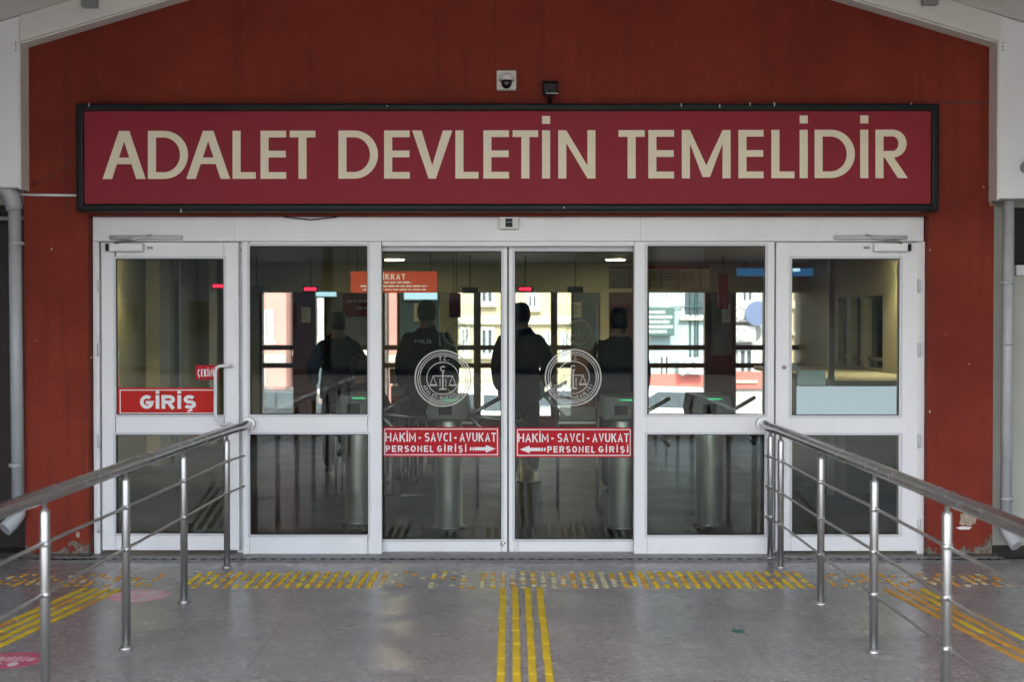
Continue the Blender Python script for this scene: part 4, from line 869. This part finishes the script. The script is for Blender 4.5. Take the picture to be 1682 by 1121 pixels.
# ------------------------------------------------------------------ people
PM = dict(skin=mat('skin', (0.36, 0.20, 0.14), 0.5), hair=mat('dark_hair', (0.012, 0.009, 0.007), 0.5), black=mat('black_cloth', (0.014, 0.014, 0.016), 0.85, var=0.08, scale=5, spec=0.2),
          navy=mat('navy_cloth', (0.014, 0.018, 0.032), 0.85, var=0.08, scale=5, spec=0.2), char=mat('charcoal_cloth', (0.03, 0.03, 0.032), 0.85, var=0.08, scale=5, spec=0.2), slate=mat('slate_cloth', (0.05, 0.065, 0.085), 0.85, var=0.08, scale=5, spec=0.2),
          shoe=mat('black_shoe', (0.01, 0.01, 0.01), 0.4), beige=mat('beige_collar', (0.36, 0.28, 0.18), 0.8))
def skinned(name, chains, m, parent, sub=1):
    verts, radii, edges = [], [], []; idx = {}
    for ch in chains:
        prev = None
        for p, r in ch:
            key = tuple(round(q, 4) for q in p)
            if key not in idx: idx[key] = len(verts); verts.append(p); radii.append(r)
            if prev is not None and prev != idx[key]: edges.append((prev, idx[key]))
            prev = idx[key]
    me = bpy.data.meshes.new(name); me.from_pydata(verts, edges, []); ob = bpy.data.objects.new(name, me); COL.objects.link(ob)
    sk = ob.modifiers.new('skin', 'SKIN'); sk.use_smooth_shade = True; sk.branch_smoothing = 0.4
    for v, r in zip(me.skin_vertices[0].data, radii): v.radius = r if isinstance(r, tuple) else (r, r)
    me.skin_vertices[0].data[0].use_root = True
    ss = ob.modifiers.new('sub', 'SUBSURF'); ss.levels = sub; ss.render_levels = sub
    dg = bpy.context.evaluated_depsgraph_get(); m2 = bpy.data.meshes.new_from_object(ob.evaluated_get(dg)); m2.materials.clear(); m2.materials.append(m)
    bpy.data.objects.remove(ob); bpy.data.meshes.remove(me)
    o = bpy.data.objects.new(name, m2); COL.objects.link(o); o.parent = parent; return o
def person(label, x, y, z, h, rz, top, legs, arms=(0.1, 0.1, 0.0, 0.0), collar=None, backtext=None, lean=0.0, step=0.06, sit=False):
    """arms: outward swing L, R, and forward bend of the elbow L, R (radians); faces local +y"""
    t = thing('person', label, 'person', (x, y, z)); t.rotation_euler = (0, 0, rz); k = h / 1.75; dz = 0.46 if sit else 0.0
    V = lambda a, b, c: (a * k, b * k, (c - dz) * k)
    W = lambda a, b, c: (a * k, b * k, c * k)
    pel, wai, che, nec = V(0, 0, 0.95), V(0, lean * 0.3, 1.12), V(0, lean * 0.6, 1.34), V(0, lean * 0.9, 1.49)
    hb, hm, ht = V(0, lean + 0.015, 1.575), V(0, lean + 0.012, 1.66), V(0, lean + 0.005, 1.715)
    def arm(s, out, bend):
        sh = V(s * 0.185, lean * 0.75, 1.41); dx = math.sin(out); el = V(s * (0.20 + 0.29 * dx), lean * 0.75 - 0.02 + 0.10 * bend, 1.41 - 0.30 * math.cos(out) + 0.02 * bend)
        wr = V(s * (0.205 + 0.42 * dx - 0.10 * bend), lean * 0.75 + 0.02 + 0.25 * bend, 1.41 - 0.30 * math.cos(out) - 0.25 * math.cos(bend * 1.2))
        d = (Vector(wr) - Vector(el)).normalized(); pa = tuple(Vector(wr) + d * 0.06 * k); return sh, el, wr, pa, d
    AL = arm(-1, arms[0], arms[2]); AR = arm(1, arms[1], arms[3])
    def leg(s):
        if sit: return W(s * 0.095, 0.03, 0.50), W(s * 0.12, 0.42, 0.52), W(s * 0.12, 0.40, 0.085), W(s * 0.13, 0.54, 0.035)
        return V(s * 0.095, 0, 0.90), V(s * 0.105, 0.015 + s * step * 0.5, 0.50), V(s * 0.11, -0.01 + s * step, 0.085), V(s * 0.125, 0.13 + s * step, 0.035)
    LL, LR = leg(-1), leg(1)
    body = [[(pel, .10 * k), (wai, .10 * k), (che, .11 * k), (nec, .072 * k), (hb, (.078 * k, .09 * k)), (hm, (.092 * k, .108 * k)), (ht, (.06 * k, .07 * k))]]
    for s, A in ((-1, AL), (1, AR)):
        sh, el, wr, pa, d = A; body.append([(che, .11 * k), (sh, .055 * k), (el, .042 * k), (wr, .028 * k), (pa, (.036 * k, .018 * k))])
        side = Vector((0, 1, 0)) - d * d.y; side.normalize()
        for q, ln in ((-0.024, .066), (-0.008, .08), (0.008, .076), (0.024, .06)):
            b0 = Vector(pa) + side * q * k + d * 0.02 * k; body.append([(pa, (.036 * k, .018 * k)), (tuple(b0), .009 * k), (tuple(b0 + d * ln * 0.55 * k + Vector((-s * 0.006, 0.004, 0))), .0085 * k), (tuple(b0 + d * ln * k + Vector((-s * 0.018, 0.006, 0))), .007 * k)])
        th = Vector(wr) + d * 0.03 * k + side * 0.03 * k; body.append([(wr, .028 * k), (tuple(th), .011 * k), (tuple(th + (d * 0.045 + side * 0.012) * k), .009 * k)])
    for L in (LL, LR): body.append([(pel, .10 * k), (L[0], .07 * k), (L[1], .055 * k), (L[2], .038 * k), (L[3], .03 * k)])
    skinned('body', body, PM['skin'], t)
    g = 1.16
    jk = [[(V(0, 0, 0.74 if not sit else 0.88), (.235 * k, .18 * k)), (V(0, 0, 0.9 if not sit else 0.98), (.235 * k, .18 * k)), (wai, (.215 * k, .165 * k)), (che, (.225 * k, .155 * k)), (V(0, lean * .85, 1.46), (.125 * k, .10 * k)), (V(0, lean * .9, 1.53), (.088 * k, .088 * k))]]
    for A in (AL, AR): jk.append([(che, (.225 * k, .155 * k)), (A[0], .098 * k), (A[1], .080 * k), (A[2], .058 * k)])
    skinned('jacket', jk, PM[top], t)
    tr = [[(V(0, 0, 0.98), (.15 * k, .125 * k)), (V(0, 0, 0.9), (.155 * k, .13 * k))]]
    for L in (LL, LR): tr.append([(V(0, 0, 0.9), (.155 * k, .13 * k)), (V(L[0][0] / k * 1.0, 0, 0.80) if not sit else W(L[0][0] / k, 0.16, 0.50), .115 * k), (L[1], .09 * k), ((L[2][0], L[2][1], 0.07 * k), .078 * k)])
    skinned('trousers', tr, PM[legs], t)
    for L in (LL, LR):
        skinned('shoe', [[((L[2][0], L[2][1] - 0.05 * k, 0.048 * k), .042 * k), ((L[2][0], L[2][1] + 0.06 * k, 0.045 * k), (.046 * k, .040 * k)), ((L[3][0], L[3][1] + 0.05 * k, 0.036 * k), (.04 * k, .028 * k))]], PM['shoe'], t)
    c = Vector(hm); hr = MB(); prof = [(0.001, .115), (.045, .108), (.072, .085), (.087, .05), (.092, .01), (.090, -.04), (.078, -.085)]
    hr.lathe((0, 0, 0), [(r * k, q * k) for r, q in prof], 20, 1.18)
    hr.v = [(vx + c.x, vy * (1.0 if vy < 0 else 0.86) + c.y - 0.012 * k, vz + c.z + (0.045 * k * max(0, vy) / (0.09 * k) if vz < 0.02 * k else 0) + (0.05 * k * max(0, vy) / (0.09 * k) if vz < -0.05 * k else 0)) for vx, vy, vz in hr.v]
    o = hr.build('hair', PM['hair'], t); o.matrix_parent_inverse = Matrix()
    for s in (-1, 1): o = MB().lathe((s * 0.083 * k, c.y - 0.0, c.z - 0.05 * k), [(.006 * k, 0), (.013 * k, .02 * k), (.012 * k, .045 * k), (.004 * k, .06 * k)], 8, 1.5).build('ear', PM['skin'], t); o.matrix_parent_inverse = Matrix()
    fy = c.y + 0.093 * k
    o = MB().add([(-.012 * k, fy - .006, c.z - .035 * k), (.012 * k, fy - .006, c.z - .035 * k), (0, fy + .022 * k, c.z - .03 * k), (0, fy - .004, c.z + .01 * k)], [(0, 1, 2), (1, 3, 2), (0, 2, 3), (0, 3, 1)]).build('nose', PM['skin'], t); o.matrix_parent_inverse = Matrix()
    for s in (-1, 1): o = MB().lathe((s * .032 * k, fy - .008 * k, c.z + .0), [(.002 * k, -.005 * k), (.010 * k, 0), (.002 * k, .005 * k)], 8).build('eye', PM['shoe'], t); o.matrix_parent_inverse = Matrix()
    o = MB().box(-.024 * k, .024 * k, fy - .012 * k, fy - .002 * k, c.z - .066 * k, c.z - .06 * k).build('mouth', M['maroon'], t); o.matrix_parent_inverse = Matrix()
    if collar: skinned('collar', [[(V(0, lean * .85, 1.475), (.128 * k, .118 * k)), (V(0, lean * .9, 1.545), (.102 * k, .102 * k))]], PM[collar], t)
    if backtext:
        tb = stroke_text(backtext, -0.08 * k, 0.08 * k, 1.36 * k, 1.395 * k, -0.172 * k, 0.22)
        o = tb.build('back_print', M['stick_white'], t); o.matrix_parent_inverse = Matrix()
    return t
def XP(px, Y): return (px - CX) / FPX * (Y + 9)
person('security guard in black jacket with white back print behind left sliding door', XP(701, 4.0), 4.0, 0, 1.78, R(-8), 'black', 'black', (0.22, 0.16, 0.5, 0.4), None, 'POLİS')
person('person in black coat just right of the sliding door meeting line', XP(856, 4.1), 4.1, 0, 1.76, R(6), 'black', 'black', (0.1, 0.26, 0.5, 0.7))
person('person in black jacket with pale collar at right edge of right sliding door', XP(1018, 3.2), 3.2, 0, 1.70, R(4), 'black', 'navy', (0.15, 0.15, 0.4, 0.4), 'beige', lean=0.03)
person('person in dark blue jacket standing in the left fixed glazing', XP(556, 5.0), 5.0, 0, 1.68, R(10), 'navy', 'black', (0.3, 0.25, 0.7, 0.7), step=0.1)
cxp, cyp = XP(592, 3.3), 3.3
person('person in dark jacket seated low at right edge of left fixed glazing', cxp, cyp, 0, 1.72, R(-6), 'black', 'navy', (0.2, 0.2, 0.8, 0.8), sit=True)
t = thing('visitor_chair', 'black chair under the seated person in left fixed glazing', 'chair', (cxp, cyp, 0))
box('seat', M['dark'], t, cxp - 0.22, cxp + 0.22, cyp - 0.2, cyp + 0.26, 0.36, 0.40, 0.01)
for sx_ in (-0.2, 0.2):
    MB().tube([(cxp + sx_, cyp + 0.24, 0), (cxp + sx_, cyp + 0.24, 0.36)], 0.012).build('leg', M['steel'], t); MB().tube([(cxp + sx_, cyp - 0.22, 0), (cxp + sx_, cyp - 0.22, 0.4), (cxp + sx_, cyp - 0.29, 0.82)], 0.012).build('leg', M['steel'], t)
MB().obox(Matrix.Translation((cxp, cyp - 0.27, 0.68)) @ Matrix.Rotation(R(9), 4, 'X'), 0.42, 0.025, 0.26).build('backrest', M['dark'], t, 0.008)

# ------------------------------------------------------------------ street behind the lobby
BM = dict(pinkb=mat('pink_render', (0.44, 0.21, 0.19), 0.7, var=0.06, scale=0.6), whiteb=mat('white_render', (0.40, 0.395, 0.385), 0.7, var=0.05, scale=0.6), yellowb=mat('yellow_render', (0.46, 0.39, 0.24), 0.7, var=0.06, scale=0.6),
          blueb=mat('pale_blue_render', (0.29, 0.37, 0.39), 0.7, var=0.04, scale=0.6), wing=mat('window_dark', (0.06, 0.08, 0.10), 0.12), wfr=mat('window_white', (0.52, 0.52, 0.52), 0.5), shop=mat('shop_red', (0.55, 0.12, 0.10), 0.5), slab=mat('balcony_slab', (0.5, 0.46, 0.38), 0.7),
          dgreen=mat('dark_green_banner', (0.05, 0.10, 0.10), 0.5), dish=mat('blue_dish', (0.10, 0.13, 0.24), 0.4), roof=mat('roof_tile', (0.30, 0.11, 0.06), 0.8, var=0.15, scale=3))
def building(label, x0, x1, y, zt, m, wins, floors=(), base=None):
    t = thing('apartment_house', label, 'building', ((x0 + x1) / 2, y, -1.5))
    box('wall', BM[m], t, x0, x1, y, y + 9, -1.5, zt)
    box('parapet', BM['slab'], t, x0 - 0.15, x1 + 0.15, y - 0.25, y + 9, zt, zt + 0.35)
    for z in floors: box('floor_band', BM['slab'], t, x0, x1, y - 0.16, y, z, z + 0.28, 0.01)
    for (a, b, c, d) in wins:
        f = frame_mb(a, b, c, d, 0.09, y - 0.07, y + 0.02).build('window', BM['wfr'], t); box('pane', BM['wing'], f, a + 0.08, b - 0.08, y - 0.02, y - 0.01, c + 0.08, d - 0.08)
        box('glazing_bar', BM['wfr'], f, (a + b) / 2 - 0.04, (a + b) / 2 + 0.04, y - 0.05, y - 0.021, c + 0.08, d - 0.08); box('sill', BM['slab'], f, a - 0.1, b + 0.1, y - 0.2, y - 0.001, c - 0.09, c - 0.002)
    zz = -0.9
    while zz < zt - 1.6:
        xx = x0 + 0.35
        while xx < x1 - 1.0:
            if all(xx + 0.95 < a - 0.1 or xx > b + 0.1 or zz + 1.3 < c - 0.15 or zz > d + 0.15 for a, b, c, d in wins):
                f = frame_mb(xx, xx + 0.85, zz, zz + 1.25, 0.08, y - 0.07, y + 0.02).build('window', BM['wfr'], t); box('pane', BM['wing'], f, xx + 0.07, xx + 0.78, y - 0.02, y - 0.01, zz + 0.07, zz + 1.18); box('sill', BM['slab'], f, xx - 0.08, xx + 0.93, y - 0.18, y - 0.001, zz - 0.08, zz - 0.002)
            xx += 1.75
        zz += 2.65
    if base: box('shopfront', BM[base], t, x0 + 0.1, x1 - 0.1, y - 0.12, y - 0.001, -0.75, -0.15)
    return t
Yb = 38.0
def bx(px): return (px - CX) / FPX * (Yb + 9)
def bz(py): return 1.584 - (py - 530) / FPX * (Yb + 9)
building('pink apartment house seen through the left fixed glazing', bx(380), bx(470), Yb, 9, 'pinkb', [(bx(433), bx(449), bz(562), bz(510)), (bx(395), bx(412), bz(562), bz(510)), (bx(433), bx(449), bz(470) + 0.6, bz(420) + 0.6)], (bz(596),))
building('white house seen beyond the lobby left of the caution sign', bx(474), bx(622), Yb + 1, 8, 'whiteb', [(bx(500), bx(520), bz(560), bz(500)), (bx(560), bx(585), bz(655), bz(610))], (bz(585),))
building('pale pink house seen in a narrow strip left of the security guard', bx(626), bx(740), Yb + 3, 8, 'pinkb', [(bx(660), bx(680), bz(560), bz(510))], (bz(600),))
yb = building('yellow house with white windows beyond both sliding doors', bx(744), bx(960), Yb, 8.5, 'yellowb', [(bx(788), bx(812), bz(585), bz(538)), (bx(756), bx(772), bz(585), bz(538)), (bx(865), bx(882), bz(590), bz(545)), (bx(890), bx(906), bz(590), bz(545)), (bx(920), bx(936), bz(590), bz(545)), (bx(788), bx(812), bz(500), bz(462)), (bx(865), bx(884), bz(508), bz(482))], (bz(533), bz(648)))
box('balcony', BM['slab'], yb, bx(850), bx(912), Yb - 1.1, Yb - 0.17, bz(606), bz(598)); box('balcony', BM['slab'], yb, bx(752), bx(826), Yb - 1.1, Yb - 0.17, bz(636), bz(628))
for px in range(752, 828, 6): MB().tube([(bx(px), Yb - 1.05, bz(628)), (bx(px), Yb - 1.05, bz(606))], 0.03, 6).build('baluster', BM['wfr'], yb)
lb = building('pale blue house with banner and cables beyond right fixed glazing', bx(1010), bx(1172), Yb - 2, 8.5, 'blueb', [(bx(1072), bx(1088), bz(506), bz(470)), (bx(1070), bx(1090), bz(640), bz(580)), (bx(1020), bx(1040), bz(560), bz(510))], (), 'shop')
for px, tilt in ((1141, 3), (1134, -3), (1146, 0)): MB().tube([(bx(px) * 0.957 + 0.02 * tilt, Yb - 2.06, 8.0), (bx(px) * 0.957, Yb - 2.06, -0.1)], 0.03, 6).build('wall_cable', BM['dgreen'], lb)
MB().tube([(bx(1064) * .957, Yb - 2.1, bz(507)), (bx(1165) * .957, Yb - 2.1, bz(504))], 0.02, 6).build('wall_cable', BM['dgreen'], lb)
t = thing('shop_banner', 'dark green banner with white lines of writing on pale blue house', 'sign', (bx(1085) * .95, Yb - 2.6, bz(552)))
YY = Yb - 2.5; q = rect(1060, 504, 1108, 552, YY); box('banner_panel', BM['dgreen'], t, q[0], q[1], YY, YY + 0.2, q[2], q[3], 0.03); box('bracket', M['grey_pl'], t, q[0] + 0.2, q[0] + 0.3, YY + 0.2, YY + 0.499, q[3] - 0.4, q[3] - 0.3)
for k, (a, b) in enumerate(((1062, 1092), (1064, 1104), (1063, 1100), (1064, 1105), (1066, 1096))):
    mb = MB(); x = a
    while x < b: wl = random.uniform(2, 6); r_ = rect(x, 511 + k * 8, min(x + wl, b), 515 + k * 8, YY); mb.box(r_[0], r_[1], YY - 0.01, YY, r_[2], r_[3]); x += wl + 1.2
    mb.build('small_print', BM['wfr'], t)
def aircon(label, px, py, Y):
    c = P(px, py, Y); t = thing('air_conditioner', label, 'air conditioner', (c.x, Y, c.z - 0.3), 'air conditioners on the houses behind')
    box('case', BM['wfr'], t, c.x - 0.42, c.x + 0.42, Y, Y + 0.3, c.z - 0.28, c.z + 0.28, 0.03); i, o_, f = ring_mb(c.x - 0.1, c.z, 0.18, 0.24, 0, 0, seg=24); MB().strip(i, o_, Y - 0.02, Y - 0.001).build('fan_grille', M['grey_pl'], t)
    for s in (-0.3, 0.3): box('bracket', M['grey_pl'], t, c.x + s - 0.03, c.x + s + 0.03, Y, Y + 0.44, c.z - 0.33, c.z - 0.281)
aircon('white air conditioner low on the pale blue house', 1136, 602, Yb - 2.45)
wb = building('white house with window and satellite dish at right of right fixed glazing', bx(1186), bx(1300), Yb, 8.5, 'whiteb', [(bx(1216), bx(1238), bz(498), bz(460)), (bx(1212), bx(1238), bz(625), bz(572)), (bx(1262), bx(1280), bz(560), bz(500))], (), 'shop')
aircon('white air conditioner high beside the satellite dish', 1222, 516, Yb - 0.45)
aircon('white air conditioner below the satellite dish', 1222, 549, Yb - 0.45)
c = P(1243, 515, Yb - 0.5); t = thing('satellite_dish', 'blue satellite dish on the white house at far right', 'satellite dish', (c.x, Yb - 0.5, c.z))
d_ = MB().lathe((0, 0, 0), [(0.01, 0), (0.2, 0.02), (0.33, 0.06), (0.42, 0.11), (0.43, 0.12)], 28); d_.v = [(c.x + a, Yb - 0.5 - b_, c.z + e) for a, e, b_ in d_.v]; d_.build('dish', BM['dish'], t); MB().tube([(c.x, Yb - 0.5, c.z), (c.x, Yb, c.z - 0.1)], 0.03).build('bracket', M['grey_pl'], t)
building('pink house seen through side windows of the right wall', bx(1366), bx(1412), Yb + 2, 8, 'pinkb', [(bx(1396), bx(1408), bz(540), bz(500))], (bz(575),))
building('white house seen through side windows at far right', bx(1414), bx(1500), Yb + 1, 8, 'whiteb', [(bx(1428), bx(1440), bz(600), bz(515))], (bz(540),))
building('yellow house seen in a narrow strip through the right swing door', bx(1302), bx(1360), Yb + 4, 8, 'yellowb', [(bx(1322), bx(1340), bz(548), bz(512))], (bz(505),))
# parked cars
def car(label, x, y, m, ang):
    t = thing('parked_car', label, 'car', (x, y, -1.5), 'cars parked in the street behind'); t.rotation_euler = (0, 0, ang)
    def put(o): o.matrix_parent_inverse = Matrix(); return o
    side = [(-2.05, 0.28), (-1.7, 0.2), (1.75, 0.2), (2.1, 0.35), (2.12, 0.62), (1.95, 0.8), (1.15, 0.92), (0.45, 1.38), (-0.9, 1.42), (-1.7, 1.0), (-2.08, 0.9)]
    mb = MB(); n = len(side)
    def ring(yy, f): return [(a, yy, b if b < 0.95 else 0.95 + (b - 0.95) * 1.0) if f == 1 else (a * f, yy, 0.2 + (b - 0.2) * (0.985 if b > .9 else 1)) for a, b in side]
    R0, R1, R2, R3 = ring(-0.84, .97), ring(-0.78, 1), ring(0.78, 1), ring(0.84, .97)
    vs = R0 + R1 + R2 + R3; fs = [tuple(range(n)), tuple(range(4 * n - 1, 3 * n - 1, -1))]
    for r_ in range(3): fs += [(r_ * n + i, (r_ + 1) * n + i, (r_ + 1) * n + (i + 1) % n, r_ * n + (i + 1) % n) for i in range(n)]
    put(mb.add(vs, fs).build('body', m, t, 0.05))
    for s in (-1, 1):
        wv = [(1.0, 0.94), (0.42, 1.32), (-0.1, 1.34), (-0.1, 0.94)]; wr = [(-0.16, 0.94), (-0.16, 1.34), (-0.86, 1.36), (-1.45, 0.98)]
        for q in (wv, wr): put(MB().prism(q, s * 0.846 - 0.004, s * 0.846 + 0.004).build('side_window', BM['wing'], t))
        for xx in (-1.3, 1.32):
            wh = put(MB().tube([(xx, s * 0.66, 0.31), (xx, s * 0.86, 0.31)], 0.31, 20).build('wheel', M['dark'], t)); put(MB().tube([(xx, s * 0.86, 0.31), (xx, s * 0.872, 0.31)], 0.19, 16).build('rim', M['steel'], wh))
        put(MB().box(2.02, 2.11, s * 0.62 - 0.16, s * 0.62 + 0.16, 0.6, 0.74).build('headlight', BM['wfr'], t, 0.02)); put(MB().box(-2.09, -2.03, s * 0.66 - 0.12, s * 0.66 + 0.12, 0.65, 0.85).build('tail_light', M['stick_red'], t, 0.02))
WC = mat('white_car_paint', (0.72, 0.72, 0.72), 0.2); DC = mat('dark_car_paint', (0.03, 0.035, 0.045), 0.2); GC = mat('silver_car_paint', (0.42, 0.43, 0.44), 0.25, 0.5)
car('white car parked in the street beyond the left sliding door', XP(800, 24), 24.0, WC, 0.03)
car('dark car parked in the street beyond the left fixed glazing', XP(470, 25), 25.0, DC, 0.02)
car('silver car parked in the street beyond the right sliding door', XP(930, 26), 26.0, GC, math.pi)
car('white car parked in the street beyond the right fixed glazing', XP(1130, 25), 25.0, WC, 0.0)

# low houses across the square behind the camera: they show only as reflections in the glass
for k, (x0, x1, h, m) in enumerate(((-34, -19.6, 5.2, 'pinkb'), (-19, -7, 4.9, 'whiteb'), (-6.6, 5.2, 5.3, 'yellowb'), (5.5, 16, 5.0, 'pinkb'), (16.3, 32, 5.1, 'whiteb'))):
    t = thing('low_house', ('low pink house', 'low white house', 'low yellow house', 'smaller low pink house', 'wide low white house')[k] + ' across the square behind the camera', 'building', ((x0 + x1) / 2, -40, 0)); 
    y = -40.0; box('wall', BM[m], t, x0, x1, y - 8, y, -0.12, h); box('eaves', BM['roof'], t, x0 - 0.3, x1 + 0.3, y - 8, y + 0.4, h, h + 0.2)
    x = x0 + 1.0
    while x < x1 - 2: f = box('window', BM['wfr'], t, x, x + 1.5, y - 0.02, y + 0.05, 1.0, 2.5); box('pane', BM['wing'], f, x + 0.1, x + 1.4, y + 0.051, y + 0.06, 1.1, 2.4); x += 2.9

for px, lab, m in (((680, 498, 700, 528), 'pale paper notice on the blue panel behind left sliding door', 'paper'), ((938, 497, 955, 522), 'pale paper notice on the grey panel behind right sliding door', 'paper'), ((1186, 500, 1200, 530), 'white paper notice on the pier in right fixed glazing', 'paper'), ((495, 505, 510, 530), 'paper notice on the dark pier in left fixed glazing', 'paper')):
    Y = LY - 0.06; x0, x1, z0, z1 = rect(*px, Y); t = thing('paper_notice', lab, 'notice', ((x0 + x1) / 2, Y, z0)); box('sheet', M[m], t, x0, x1, Y, Y + 0.002, z0, z1)
    mb = MB()
    for k in range(5): zz = z1 - (z1 - z0) * (k + 1) / 6.5; mb.box(x0 + 0.02, x1 - random.uniform(0.02, 0.07), Y - 0.0015, Y, zz - 0.008, zz + 0.004)
    mb.build('small_print', M['grey_pl'], t)
